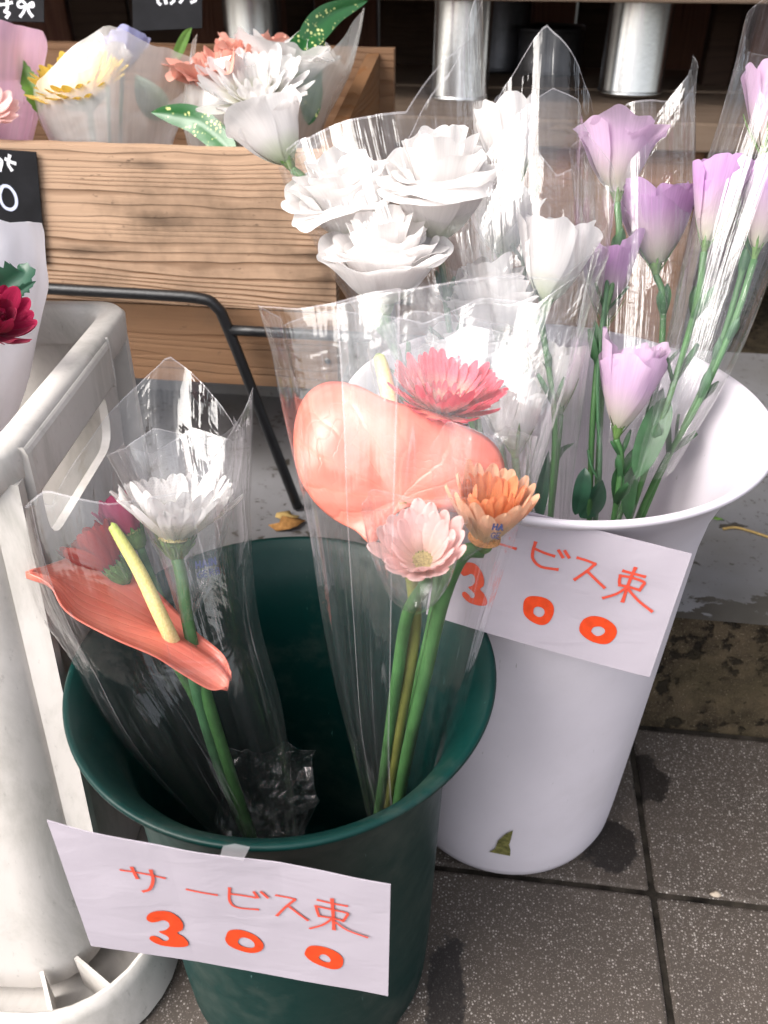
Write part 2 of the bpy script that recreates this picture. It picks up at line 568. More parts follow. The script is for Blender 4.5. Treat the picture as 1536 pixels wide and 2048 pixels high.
M_spathe, M_spadix = spathe_mat(), spadix_mat()
M_film = film_mat('clear_film', 0.013, wr=0.42)
M_film2 = film_mat('clear_film_glossy', 0.035, wr=0.55, streak=36, refl=1.46, edge=0.95)
M_sleeve = film_mat('printed_sleeve', 0.03, dots=0.12, wr=0.25, streak=20)
M_frost = film_mat('frosted_film', 0.42, (0.86, 0.83, 0.82), rough=0.3, wr=0.3, streak=12)
M_frostc = film_mat('semi_frosted_film', 0.34, (0.88, 0.87, 0.84), rough=0.2, wr=0.3, streak=14)
M_pinkfilm = film_mat('pink_film', 0.78, (0.86, 0.55, 0.70), rough=0.3, wr=0.35, streak=12)
M_wpaper = plain('white_wrap_paper', (0.84, 0.80, 0.84), 0.65, 0.2, 0.05, 30, 0.15, 90, trans=0.15, dist=0.003)


def paper_mat():
    m, t, p, out = mat('card_paper')
    co = coords(t, 'Object')
    c = mixc(t, noi(t, co, 35, 4), (0.365, 0.325, 0.37), (0.41, 0.37, 0.415))
    L(t, c, p.inputs['Base Color'])
    p.inputs['Roughness'].default_value = 0.75
    p.inputs['Specular IOR Level'].default_value = 0.2
    h = mth(t, 'ADD', noi(t, coords(t, 'Object', (1, 1, 2.2)), 22, 3, 0.5, 1.0), mth(t, 'MULTIPLY', noi(t, co, 260, 3), 0.12))
    bump(t, p, h, 0.16, 0.004)
    return m


M_paper = paper_mat()
M_ink = plain('orange_ink', (0.62, 0.055, 0.012), 0.55, 0.3, 0.16, 180, 0.0)
M_inkthin = plain('orange_pen', (0.62, 0.075, 0.045), 0.55, 0.3, 0.1, 180, 0.0)
M_black = plain('blackboard_card', (0.012, 0.012, 0.014), 0.75, 0.15, 0.3, 40, 0.1, 200)
M_chalk = plain('chalk_white', (0.80, 0.80, 0.84), 0.8, 0.1, 0.1, 200, 0.2, 400)
M_chalkb = plain('chalk_blue', (0.56, 0.60, 0.76), 0.8, 0.1, 0.1, 200, 0.2, 400)
M_print = plain('dark_print', (0.02, 0.025, 0.07), 0.6, 0.2, 0.1, 200, 0.0)


def bucket_mat(name, col, rough, scuff, scol, spec=0.5):
    m, t, p, out = mat(name)
    co = coords(t, 'Object')
    n = noi(t, co, 14, 4)
    c = mixc(t, n, tuple(x * 0.9 for x in col), tuple(min(1, x * 1.08) for x in col))
    s1 = ramp(t, noi(t, coords(t, 'Object', (1, 1, 0.35), rot=(0.5, 0.3, 0.6)), 170, 4, 0.75), [(0.69, 0.0), (0.76, 1.0)])
    s2 = ramp(t, noi(t, coords(t, 'Object', (400, 90, 60), rot=(0.4, 0.9, 0.2)), 1.0, 2), [(0.74, 0.0), (0.8, 1.0)])
    s = mth(t, 'MULTIPLY', mth(t, 'MAXIMUM', s1, s2), scuff)
    c = mixc(t, s, c, scol)
    dirt = ramp(t, noi(t, coords(t, 'Object', loc=(3, 1, 0)), 9, 6, 0.7), [(0.52, 0.0), (0.78, 1.0)])
    c = mixc(t, mth(t, 'MULTIPLY', dirt, 0.14), c, (0.3, 0.28, 0.24))
    L(t, c, p.inputs['Base Color'])
    r = mth(t, 'ADD', mth(t, 'MULTIPLY', noi(t, co, 60, 4), 0.22), rough)
    L(t, r, p.inputs['Roughness'])
    p.inputs['Specular IOR Level'].default_value = spec
    bump(t, p, noi(t, co, 45, 5), 0.12, 0.002)
    return m


M_green = bucket_mat('green_plastic', (0.0006, 0.021, 0.0185), 0.3, 0.6, (0.12, 0.24, 0.22), 0.24)
M_white = bucket_mat('white_plastic', (0.66, 0.61, 0.665), 0.34, 0.55, (0.25, 0.235, 0.22), 0.4)


def crate_mat():
    m, t, p, out = mat('grey_crate_plastic')
    co = coords(t, 'Object')
    c = mixc(t, noi(t, co, 7, 5), (0.46, 0.43, 0.395), (0.64, 0.60, 0.575))
    d1 = ramp(t, noi(t, coords(t, 'Object', (1, 1, 0.4)), 16, 7, 0.72, 0.6), [(0.46, 0.0), (0.70, 1.0)])
    c = mixc(t, mth(t, 'MULTIPLY', d1, 0.5), c, (0.20, 0.195, 0.16))
    d2 = ramp(t, noi(t, coords(t, 'Object', (3, 3, 1.2), rot=(0.3, 0, 0)), 60, 5, 0.7), [(0.62, 0.0), (0.72, 1.0)])
    c = mixc(t, mth(t, 'MULTIPLY', d2, 0.35), c, (0.12, 0.11, 0.09))
    L(t, c, p.inputs['Base Color'])
    p.inputs['Roughness'].default_value = 0.5
    bump(t, p, noi(t, co, 90, 5), 0.2, 0.001)
    return m


M_crate = crate_mat()
WSTAIN = [(q.x, q.z, rx, rz) for q, rx, rz in ((PY(640, 512, 0.86), .035, .010), (PY(655, 560, .86), .016, .030), (PY(330, 440, .86), .05, .012), (PY(300, 330, .86), .06, .006), (PY(180, 500, .86), .05, .01))]
M_wood = wood_mat('weathered_plank', (0.48, 0.325, 0.22), (0.11, 0.05, 0.022), 'Z', 150, 0.95, 1.3, 1.25, stains=WSTAIN)
M_wood2 = wood_mat('smooth_plank', (0.22, 0.125, 0.07), (0.12, 0.055, 0.025), 'Z', 60, 0.8, 4.1, 0.8)
M_woody = wood_mat('side_plank', (0.24, 0.125, 0.06), (0.22, 0.09, 0.03), 'Z', 70, 0.5, 2.2, along='Y')
M_dark = wood_mat('dark_brown_board', (0.055, 0.032, 0.022), (0.025, 0.014, 0.01), 'Z', 50, 0.3, 5.0)
M_dark2 = wood_mat('red_brown_board', (0.17, 0.075, 0.05), (0.09, 0.035, 0.025), 'X', 60, 0.3, 6.0, along='Z')
M_shelf = wood_mat('worn_shelf_board', (0.20, 0.145, 0.105), (0.10, 0.065, 0.045), 'Y', 60, 0.4, 3.0)
M_shelfp = wood_mat('brown_panel', (0.30, 0.16, 0.09), (0.17, 0.08, 0.04), 'Z', 50, 0.5, 8.0, 0.7)
M_iron = plain('black_iron', (0.006, 0.0065, 0.008), 0.42, 0.5, 0.3, 50, 0.25, 260)


def metal_mat():
    m, t, p, out = mat('dull_tin')
    co = coords(t, 'Object', (1, 1, 0.15))
    n = noi(t, co, 40, 5)
    L(t, mixc(t, n, (0.62, 0.62, 0.61), (0.80, 0.79, 0.78)), p.inputs['Base Color'])
    p.inputs['Metallic'].default_value = 1
    L(t, mth(t, 'ADD', mth(t, 'MULTIPLY', n, 0.15), 0.16), p.inputs['Roughness'])
    bump(t, p, noi(t, coords(t, 'Object'), 120, 3), 0.06, 0.002)
    return m


M_tin = metal_mat()
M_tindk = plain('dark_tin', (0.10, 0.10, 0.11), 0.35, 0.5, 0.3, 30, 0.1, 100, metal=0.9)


def paving_mat():
    m, t, p, out = mat('speckled_paving')
    g = t.nodes.new('ShaderNodeNewGeometry')
    pos = g.outputs['Position']

    def vor(scale, lo, hi, keep):
        v = N(t, 'ShaderNodeTexVoronoi', Scale=scale)
        L(t, pos, v.inputs['Vector'])
        a = ramp(t, v.outputs['Distance'], [(lo, 1.0), (hi, 0.0)])
        s = t.nodes.new('ShaderNodeSeparateColor')
        L(t, v.outputs['Color'], s.inputs[0])
        return mth(t, 'MULTIPLY', a, mth(t, 'GREATER_THAN', s.outputs[0], keep)), s.outputs[1]
    a1, r1 = vor(380, 0.24, 0.36, 0.48)
    a2, r2 = vor(700, 0.26, 0.40, 0.45)
    n = noi(t, pos, 14, 6, 0.65)
    fine = noi(t, pos, 900, 3, 0.7)
    base = mixc(t, n, (0.048, 0.036, 0.028), (0.104, 0.079, 0.062))
    base = mixc(t, mth(t, 'MULTIPLY', fine, 0.7), base, (0.018, 0.015, 0.013))
    wear = ramp(t, noi(t, pos, 5, 4, 0.6), [(0.35, 0.45), (0.6, 1.0)])
    sp = mth(t, 'MULTIPLY', mth(t, 'MAXIMUM', a1, mth(t, 'MULTIPLY', a2, 0.5)), wear)
    speck = mixc(t, r1, (0.15, 0.13, 0.115), (0.46, 0.42, 0.385))
    c = mixc(t, sp, base, speck)
    # wet patches beside the buckets (stains with their own outline)
    wet = None
    for (x, y, rx, ry) in WET:
        mp = t.nodes.new('ShaderNodeMapping')
        mp.vector_type = 'POINT'
        mp.inputs['Location'].default_value = (-x / rx, -y / ry, 0)
        mp.inputs['Scale'].default_value = (1 / rx, 1 / ry, 0)
        L(t, pos, mp.inputs[0])
        ln = t.nodes.new('ShaderNodeVectorMath')
        ln.operation = 'LENGTH'
        L(t, mp.outputs[0], ln.inputs[0])
        q = mth(t, 'ADD', ln.outputs['Value'], mth(t, 'MULTIPLY', noi(t, pos, 30, 5, 0.65), 1.5))
        q = ramp(t, mth(t, 'MULTIPLY', q, 0.5), [(0.74, 1.0), (0.80, 0.0)])
        wet = q if wet is None else mth(t, 'MAXIMUM', wet, q)
    c = mixc(t, mth(t, 'MULTIPLY', wet, 0.8), c, (0.010, 0.009, 0.009))
    L(t, c, p.inputs['Base Color'])
    L(t, mth(t, 'SUBTRACT', 0.72, mth(t, 'MULTIPLY', wet, 0.38)), p.inputs['Roughness'])
    h = mth(t, 'ADD', mth(t, 'MULTIPLY', fine, 0.6), mth(t, 'MULTIPLY', n, 0.6))
    bump(t, p, h, 0.5, 0.0015)
    return m


w1, w2, w3, w4 = PZ(1235, 1690, 0), PZ(900, 2000, 0), PZ(1300, 1590, 0), PZ(980, 1800, 0)
w5 = PZ(850, 1900, 0)
WET = [(w1.x - .01, w1.y, 0.034, 0.040), (w2.x - 0.005, w2.y, 0.020, 0.07), (w3.x, w3.y + 0.02, 0.026, 0.035), (w5.x - .02, w5.y, 0.022, 0.06)]
M_pave = paving_mat()
M_joint = plain('joint_dirt', (0.030, 0.025, 0.020), 0.9, 0.1, 0.95, 35, 0.8, 500)


def kerb_mat():
    m, t, p, out = mat('rough_brown_concrete')
    co = coords(t, 'Object')
    n = noi(t, co, 30, 6, 0.7)
    c = mixc(t, ramp(t, n, [(0.35, 0.0), (0.65, 1.0)]), (0.030, 0.022, 0.014), (0.105, 0.078, 0.048))
    f = noi(t, co, 420, 3, 0.7)
    c = mixc(t, ramp(t, f, [(0.6, 0.0), (0.7, 0.8)]), c, (0.33, 0.28, 0.2))
    pit = ramp(t, noi(t, coords(t, 'Object', loc=(1, 2, 3)), 48, 4, 0.6), [(0.56, 0.0), (0.62, 1.0)])
    c = mixc(t, mth(t, 'MULTIPLY', pit, 0.9), c, (0.014, 0.011, 0.008))
    mo = ramp(t, noi(t, coords(t, 'Object', loc=(7, 2, 3)), 11, 4), [(0.45, 0.0), (0.7, 0.5)])
    c = mixc(t, mo, c, (0.075, 0.06, 0.032))
    L(t, c, p.inputs['Base Color'])
    p.inputs['Roughness'].default_value = 0.9
    p.inputs['Specular IOR Level'].default_value = 0.15
    bump(t, p, mth(t, 'SUBTRACT', mth(t, 'ADD', mth(t, 'MULTIPLY', f, 0.5), mth(t, 'MULTIPLY', n, 1.2)), pit), 1.0, 0.006)
    return m


def tread_mat():
    m, t, p, out = mat('worn_grey_paint')
    co = coords(t, 'Object')
    c = mixc(t, noi(t, co, 9, 6, 0.65), (0.14, 0.137, 0.14), (0.23, 0.226, 0.235))
    a = noi(t, coords(t, 'Object', (1.0, 1.3, 1)), 26, 5, 0.62, 0.4)
    s = t.nodes.new('ShaderNodeSeparateXYZ')
    L(t, co, s.inputs[0])
    edge = ramp(t, mth(t, 'SUBTRACT', s.outputs[1], 0.6955), [(0.0, 0.20), (0.05, 0.0)])
    chip = ramp(t, mth(t, 'ADD', a, edge), [(0.62, 0.0), (0.64, 1.0)])
    b = ramp(t, noi(t, coords(t, 'Object', loc=(4, 4, 0)), 110, 4, 0.7), [(0.615, 0.0), (0.65, 1.0)])
    fl = mth(t, 'MAXIMUM', chip, mth(t, 'MULTIPLY', b, 0.8))
    c = mixc(t, fl, c, (0.045, 0.038, 0.03))
    dust = ramp(t, noi(t, co, 5, 5, 0.6), [(0.45, 0.0), (0.7, 0.6)])
    c = mixc(t, dust, c, (0.12, 0.11, 0.095))
    L(t, c, p.inputs['Base Color'])
    p.inputs['Roughness'].default_value = 0.55
    bump(t, p, mth(t, 'SUBTRACT', mth(t, 'MULTIPLY', noi(t, co, 300, 4), 0.3), fl), 0.4, 0.0015)
    return m


M_kerb, M_tread = kerb_mat(), tread_mat()

# ------------------------------------------------------------------ the setting: pavement, step, shop front
KY = 0.6955      # kerb line
TZ = 0.167       # tread height
JY, JX, TS = 0.4836, 0.1962, 0.30
GAP = 0.0055
g = box_obj('pavement', (-4, -6, -0.2), (4, KY - 0.001, -0.003), M_joint, None, 0)
tag(g, kind='structure')
tile_cache = {}
for iy in range(-4, 1):
    y0 = JY + iy * TS
    y1 = min(y0 + TS, KY - 0.006)
    for ix in range(-4, 4):
        x0 = JX + ix * TS
        o = box_obj('paving_slab', (x0 + GAP / 2, y0 + GAP / 2, -0.055), (x0 + TS - GAP / 2, y1 - GAP / 2, rnd.uniform(-0.0012, 0.0012)), M_pave, g, 0.0035)
k = box_obj('kerb', (-4, KY, -0.2), (4, KY + 0.06, TZ - 0.004), M_kerb, None, 0.006)
tag(k, kind='structure')


def tread_fn(u, v):
    x = -1.4 + 2.8 * u
    y = KY - 0.002 + v * 0.44
    return Vector((x, y, TZ + 0.0015 * noise.noise(Vector((x * 9, y * 9, 0))) - (0.004 if v == 0 else 0)))


v_, f_, u_ = grid(tread_fn, 80, 20)
o = mesh_obj('shop_step', v_, f_, M_tread, None)
tag(o, kind='structure')
o = box_obj('shop_step_slab', (-4, 1.127, 0.0), (4, 1.335, TZ + 0.028), M_tread, None, 0.006)
tag(o, kind='structure')
o = box_obj('shop_floor', (-4, 1.335, 0.0), (4, 2.6, 0.10), M_kerb, None, 0)
tag(o, kind='structure')

# added awning, out of view: blocks overhead sky so daylight enters from the street
def awn_fn(u, v):
    x, y = -3 + 6 * u, 0.55 + 1.95 * v
    return Vector((x, y, 1.95 + 0.30 * v - 0.03 * math.sin(PI * ((u * 6) % 1))))


v_, f_, u_ = grid(awn_fn, 36, 8)
o = mesh_obj('added_awning', v_, f_, plain('added_awning_canvas', (0.30, 0.24, 0.18), 0.8, 0.2, 0.1, 5, 0.1, 100), None, True, None, 0.004)
tag(o, kind='structure')
# back wall of upright boards
wl = empty('shop_wall', (0, 2.15, 0), 'dark brown timber wall of upright boards behind the shelf', 'wall')
for i in range(-14, 14):
    mt = M_dark2 if (i % 5 in (0, 2)) else M_dark
    box_obj('wall_board', (i * 0.145, 2.14 + rnd.uniform(0, .012), 0.1), (i * 0.145 + 0.139, 2.19, 2.6), mt, wl, 0.003)

# display shelf with cans
SF = 1.42
sz = PY(1350, 245, SF).z
sh = empty('display_shelf', (0.2, SF, 0.1), 'worn brown wooden display shelf holding the tin vases', 'shelf')
for i in range(4):
    box_obj('shelf_board', (-1.6, SF + i * 0.17 + 0.002 * (i > 0), sz - 0.042), (1.6, SF + (i + 1) * 0.17 - 0.003, sz - (0.0 if i % 2 == 0 else 0.003)), M_shelf, sh, 0.004)
uz = PY(1300, 6, SF + 0.05).z
for i in range(3):
    box_obj('upper_board', (-1.6, SF + 0.05 + i * 0.2, uz), (1.6, SF + 0.05 + i * 0.2 + 0.196, uz + 0.03), M_shelf, sh, 0.003)
pr = PY(1388, 420, SF + 0.03)
pz0, pz1 = 0.12, PY(1200, 283, SF + 0.03).z
box_obj('front_panel', (-1.6, SF + 0.03, pz0), (pr.x, SF + 0.05, pz1), M_shelfp, sh, 0.003)
box_obj('panel_rail', (-1.6, SF + 0.022, pz1 - 0.001), (pr.x + 0.006, SF + 0.055, pz1 + 0.014), M_shelfp, sh, 0.003)
box_obj('panel_post', (pr.x - 0.0, SF + 0.024, pz0), (pr.x + 0.022, SF + 0.054, pz1 - 0.002), M_shelf, sh, 0.003)
for x in (1.2, -1.5):
    box_obj('shelf_post', (x, SF + 0.5, 0.1), (x + 0.05, SF + 0.55, uz), M_dark, sh, 0.003)
pp = PY(1440, 150, SF + 0.40)
box_obj('shelf_post', (pp.x - 0.03, SF + 0.40, sz), (pp.x + 0.02, SF + 0.45, uz), M_dark, sh, 0.003)
pp = PY(1500, 150, SF + 0.36)
box_obj('shelf_post', (pp.x - 0.01, SF + 0.36, sz), (pp.x + 0.09, SF + 0.385, uz), M_dark2, sh, 0.003)


def can(base, r, h, label, m_body, group=None, rim=True, lid=False):
    t = empty('tin_vase' if not lid else 'tin_pot', base, label, 'tin vase' if not lid else 'tin pot', group)
    prof = [(0.0, 0.002), (r * 0.96, 0.0), (r, 0.004), (r, 0.008), (r * 0.985, 0.011), (r * 0.985, h - 0.012), (r, h - 0.008), (r, h - 0.002), (r * 0.98, h), (r * 0.95, h - 0.002), (r * 0.95, 0.01), (0, 0.008)]
    lathe_obj('body', prof, m_body, t, 48, Vector(base))
    rp = [(r * 1.0, 0.0), (r * 1.025, 0.002), (r * 1.025, 0.006), (r * 1.0, 0.008)]
    lathe_obj('base_band', rp, m_body, t, 48, Vector(base))
    lathe_obj('rim_band', rp, m_body, t, 48, Vector(base) + Vector((0, 0, h - 0.010)))
    return t


for (x, y, wpx, h, lab) in ((1265, 196, 128, 0.34, 'tall shiny tin vase standing right of the low dark pot'),
                            (915, 206, 118, 0.34, 'tall shiny tin vase half seen behind clear film of white flowers'),
                            (500, 135, 130, 0.30, 'tall tin vase behind the film of the carnation bouquet')):
    b = PZ(x, y, sz)
    dd = (b - CAM).dot(F_)
    r = wpx * dd / FPX / 2
    b.y += r
    b.z = sz
    can(b, r, h, lab, M_tin, 'tin vases on the shelf')
b = PZ(1095, 150, sz)
dd = (b - CAM).dot(F_)
r = 66 * dd / FPX
b.y += r * 0.6
can(b, r, 0.085, 'low dark tin pot lying in shelf shadow between two tall vases', M_tindk, None, lid=True)
b = PZ(985, 150, sz)
can((b.x, b.y + 0.1, sz), 0.07, 0.26, 'dark tin vase in shadow behind the shiny ones', M_tindk, None)

# ------------------------------------------------------------------ wooden box on the wire stand
BF = 0.86
bz1, bz0 = PY(350, 297, BF).z, PY(400, 765, BF).z
bxr = PY(668, 450, BF).x
BB, bzb = 1.22, PY(790, 97, 1.22).z
bx = empty('wooden_box', ((bxr - 0.3), BF, bz0), 'weathered wooden box with pronounced grain, full of wrapped bouquets', 'box')
zs = bz0 + (bz1 - bz0) * 0.36


def board(name, lo, hi, m, parent, nx=40, nz=8, seed=0.0):
    """plank with a slightly uneven worn top edge and face"""
    bm = bmesh.new()
    bmesh.ops.create_cube(bm, size=1)
    bmesh.ops.subdivide_edges(bm, edges=[e for e in bm.edges if abs(e.verts[0].co.x - e.verts[1].co.x) > .5], cuts=nx, use_grid_fill=True)
    bmesh.ops.bevel(bm, geom=[e for e in bm.edges if abs(e.verts[0].co.x - e.verts[1].co.x) > 1e-4 and e.is_boundary is False and len(e.link_faces) == 2 and e.calc_face_angle(0) > 1], offset=0.012, segments=2, affect='EDGES')
    lo, hi = Vector(lo), Vector(hi)
    for v in bm.verts:
        c = v.co.copy()
        v.co = Vector(((lo[k] + hi[k]) / 2 + c[k] * (hi[k] - lo[k]) for k in range(3)))
        n = noise.noise(Vector((v.co.x * 14 + seed, v.co.z * 3, seed)))
        n2 = noise.noise(Vector((v.co.x * 60 + seed, v.co.y * 30, seed)))
        if c.z > 0.4: v.co.z += 0.0012 * n + 0.0008 * n2
        v.co.y += 0.0008 * n
    me = bpy.data.meshes.new(name)
    bm.to_mesh(me)
    bm.free()
    me.materials.append(m)
    o = bpy.data.objects.new(name, me)
    COL.objects.link(o)
    o.parent = parent
    o.matrix_parent_inverse = Matrix.Translation(-parent.location)
    return o


BW = 0.64
board('front_plank', (bxr - BW, BF, zs + 0.0012), (bxr, BF + 0.018, bz1), M_wood, bx, seed=2)
board('front_plank', (bxr - BW, BF + 0.001, bz0), (bxr - 0.001, BF + 0.018, zs - 0.0008), M_wood2, bx, seed=5)
# side boards slope up to the taller back
for sx, nm in ((bxr - 0.002, 'side_plank'), (bxr - BW + 0.018, 'side_plank')):
    x1, x0 = sx, sx - 0.016
    vs = [(x0, BF + 0.019, bz0), (x1, BF + 0.019, bz0), (x1, BB, bz0), (x0, BB, bz0), (x0, BF + 0.019, bz1 - 0.004), (x1, BF + 0.019, bz1 - 0.004), (x1, BB, bzb - 0.006), (x0, BB, bzb - 0.006)]
    mesh_obj(nm, vs, [(0, 3, 2, 1), (4, 5, 6, 7), (0, 1, 5, 4), (1, 2, 6, 5), (2, 3, 7, 6), (3, 0, 4, 7)], M_woody, bx, False)
board('back_plank', (bxr - BW, BB + 0.001, bz0), (PY(788, 97, BB).x, BB + 0.018, bzb), M_wood2, bx, seed=9)
box_obj('bottom_plank', (bxr - BW + 0.02, BF + 0.02, bz0 + 0.001), (bxr - 0.02, BB - 0.002, bz0 + 0.014), M_woody, bx, 0.001)
for (x, y) in ((655, 722), (652, 512)):
    q = PY(x, y, BF)
    lathe_obj('nail_head', [(0, 0.0016), (0.003, 0.0012), (0.0035, 0.0)], M_iron, bx, 12, Vector((q.x, BF - 0.0003, q.z)), Vector((0, -1, 0)))

SY = BF - 0.022
st = empty('wire_stand', (bxr - 0.15, SY, TZ), 'black iron wire stand holding up the wooden box', 'stand')
tp = [PY(-150, 560, SY), PY(90, 577, SY), PY(300, 589, SY), PY(400, 597, SY), PY(432, 613, SY), PY(455, 655, SY)]
fz = PY(592, 1020, SY)
foot = PY(597, 1032, SY - 0.006)
foot.z = TZ + 0.003
tube_obj('front_loop', tp + [tp[-1].lerp(foot, 0.5), foot], 0.0062, M_iron, st, 10, 60)
cb0, cb1 = PY(462, 660, SY), PY(742, 676, SY)
tube_obj('cross_bar', [cb0, cb1, cb1 + Vector((0.10, 0, 0))], 0.0058, M_iron, st, 10)
zb = bz0 - 0.008
for yy in (BF + 0.03, BB - 0.04):
    tube_obj('rail', [Vector((bxr - BW - .02, yy, zb)), Vector((bxr + 0.05, yy, zb))], 0.006, M_iron, st, 8)
for xx in (bxr - BW + 0.04, bxr + 0.02):
    tube_obj('leg', [Vector((xx, BB - 0.04, zb)), Vector((xx + 0.01, BB - 0.03, TZ + 0.03))], 0.006, M_iron, st, 8)
    tube_obj('strut', [Vector((xx, SY, cb0.z)), Vector((xx, BF + 0.03, zb)), Vector((xx, BB - 0.04, zb))], 0.0055, M_iron, st, 8)


# ------------------------------------------------------------------ flat writing
def ribbon(poly, wd, surf, off=0.0005, closed=False, end=True):
    """poly: list of (u, v) on a surface, wd: width(s) in metres -> verts, faces"""
    pts = [surf(u, v) for u, v in poly]
    if len(pts) > 2:
        n = (len(pts) - 1) * 5
        q = [cr([p for p, _ in pts], i / n) for i in range(n + 1)]
        nr = [pts[min(int(i / n * (len(pts) - 1)), len(pts) - 1)][1] for i in range(n + 1)]
    else:
        q, nr = [p for p, _ in pts], [p[1] for p in pts]
    V, Fc = [], []
    m = len(q)
    for i in range(m):
        T = (q[min(i + 1, m - 1)] - q[max(i - 1, 0)]).normalized()
        s = T.cross(nr[i]).normalized()
        if isinstance(wd, (list, tuple)):
            t = i / (m - 1) * (len(wd) - 1)
            k = min(int(t), len(wd) - 2)
            w_ = wd[k] + (wd[k + 1] - wd[k]) * (t - k)
        else:
            w_ = wd * (1.25 if end and i in (0, m - 1) else 1)
        c = q[i] + nr[i] * (off + 0.00004 * (i % 2))
        if i == 0: c = c - T * w_ * 0.3
        if i == m - 1: c = c + T * w_ * 0.3
        V += [c - s * w_ / 2, c + s * w_ / 2]
        if i:
            a = 2 * i - 2
            Fc.append((a, a + 1, a + 3, a + 2))
    return V, Fc


def glyph(name, strokes, surf, parent, m):
    V, Fc = [], []
    for k, (poly, wd) in enumerate(strokes):
        v, f = ribbon(poly, wd, surf, 0.0005 + 0.00012 * k)
        b = len(V)
        V += v
        Fc += [tuple(i + b for i in q) for q in f]
    return mesh_obj(name, V, Fc, m, parent, False)


def blob(name, outer, inner, surf, parent, m):
    """ring glyph between two closed outlines given in (u, v)"""
    n = 40

    def closed(pl, t):
        pl = [Vector((a, b, 0)) for a, b in pl]
        k = len(pl)
        x = t * k
        i = int(x) % k
        f = x - int(x)
        p0, p1, p2, p3 = pl[i - 1], pl[i], pl[(i + 1) % k], pl[(i + 2) % k]
        return 0.5 * ((2 * p1) + (p2 - p0) * f + (2 * p0 - 5 * p1 + 4 * p2 - p3) * f * f + (3 * p1 - p0 - 3 * p2 + p3) * f ** 3)
    V, Fc = [], []
    for i in range(n):
        for pl in (outer, inner):
            c = closed(pl, i / n)
            p, nn = surf(c.x, c.y)
            V.append(p + nn * 0.0005)
    for i in range(n):
        a, b = 2 * i, 2 * ((i + 1) % n)
        Fc.append((a, a + 1, b + 1, b))
    return mesh_obj(name, V, Fc, m, parent, False)


def homog(c):
    """projective map from pixels to unit square, corners TL TR BR BL"""
    import numpy as np
    A, bb = [], []
    for (x, y), (u, v) in zip(c, ((0, 0), (1, 0), (1, 1), (0, 1))):
        A.append([x, y, 1, 0, 0, 0, -u * x, -u * y]); bb.append(u)
        A.append([0, 0, 0, x, y, 1, -v * x, -v * y]); bb.append(v)
    h = np.linalg.solve(np.array(A), np.array(bb))

    def f(x, y):
        w_ = h[6] * x + h[7] * y + 1
        return ((h[0] * x + h[1] * y + h[2]) / w_, (h[3] * x + h[4] * y + h[5]) / w_)
    return f


def card(name, corners, label, m, bend, thick=0.0006, group=None, cat='price card', nx=40, ny=16, ruff=0.0008):
    TL, TR, BR, BL = corners
    nrm = (TR - TL).cross(BL - TL).normalized()
    if nrm.dot(CAM - TL) < 0: nrm = -nrm

    def base(u, v):
        p = TL.lerp(TR, u).lerp(BL.lerp(BR, u), v)
        return p + nrm * (bend(u, v) + ruff * noise.noise(Vector((u * 5, v * 3, len(label)))))

    def surf(u, v):
        e = 0.01
        p = base(u, v)
        a, b = base(u + e, v) - p, base(u, v + e) - p
        n = a.cross(b).normalized()
        return p, (n if n.dot(nrm) > 0 else -n)
    t = empty(name, TL.lerp(BR, 0.5), label, cat, group)
    V, Fc, U = grid(base, nx, ny)
    k = len(V)
    V = V + [p - nrm * thick for p in V]
    Fc = [tuple(reversed(f)) for f in Fc] + [tuple(i + k for i in f) for f in Fc]
    ring = list(range(nx + 1)) + [j * (nx + 1) + nx for j in range(1, ny + 1)] + [ny * (nx + 1) + i for i in range(nx - 1, -1, -1)] + [j * (nx + 1) for j in range(ny - 1, 0, -1)]
    for i in range(len(ring)):
        a, b = ring[i], ring[(i + 1) % len(ring)]
        Fc.append((a, b, b + k, a + k))
    mesh_obj('paper', V, Fc, m, t, False)
    return t, surf


GC = [(97, 1634), (781, 1770), (775, 2003), (185, 1885)]
gh = homog(GC)


def gz(x, y):   # zoom of the green card [90,1620] scale 2.163 -> (u, v)
    return gh(90 + x / 2.163, 1620 + y / 2.163)


SA = [([(338, 234), (430, 250), (526, 274)], 2.0), ([(386, 222), (398, 250), (408, 271)], 2.6), ([(467, 236), (476, 280), (462, 318), (434, 328)], 2.6)]
CHO = [([(620, 324), (685, 338), (748, 352)], 2.0)]
BI = [([(802, 324), (802, 380), (832, 412), (922, 426)], 2.1), ([(810, 350), (860, 360), (912, 372)], 2.0), ([(905, 346), (923, 372)], 1.8), ([(935, 346), (965, 374)], 1.8)]
SU = [([(1000, 368), (1050, 378), (1082, 386)], 2.0), ([(1080, 388), (1040, 420), (1003, 456)], 2.1), ([(1058, 418), (1100, 452), (1136, 480)], 2.1)]
TABA = [([(1180, 388), (1240, 402), (1306, 414)], 2.2), ([(1242, 382), (1246, 450), (1249, 522)], 2.6), ([(1172, 414), (1178, 440), (1186, 462)], 2.2),
        ([(1174, 414), (1240, 428), (1306, 444), (1302, 462), (1288, 482)], 2.2), ([(1188, 458), (1240, 466), (1288, 478)], 2.2),
        ([(1240, 470), (1200, 498), (1146, 514)], 2.1), ([(1258, 484), (1310, 520), (1394, 552)], 2.1)]
THREE = ([(460, 452), (490, 437), (545, 448), (578, 482), (568, 508), (520, 516)], (10.0, 17.0, 15.0, 17.0, 12.0, 2.0))
THREE2 = ([(498, 514), (560, 532), (598, 560), (550, 570), (496, 562), (468, 546)], (2.0, 13.0, 16.0, 15.0, 13.0, 9.0))
Z1 = ([(784, 540), (800, 518), (850, 518), (910, 545), (944, 585), (930, 616), (880, 622), (810, 595), (782, 565)],
      [(834, 570), (842, 556), (862, 552), (888, 562), (905, 580), (903, 596), (885, 600), (855, 592), (838, 580)])
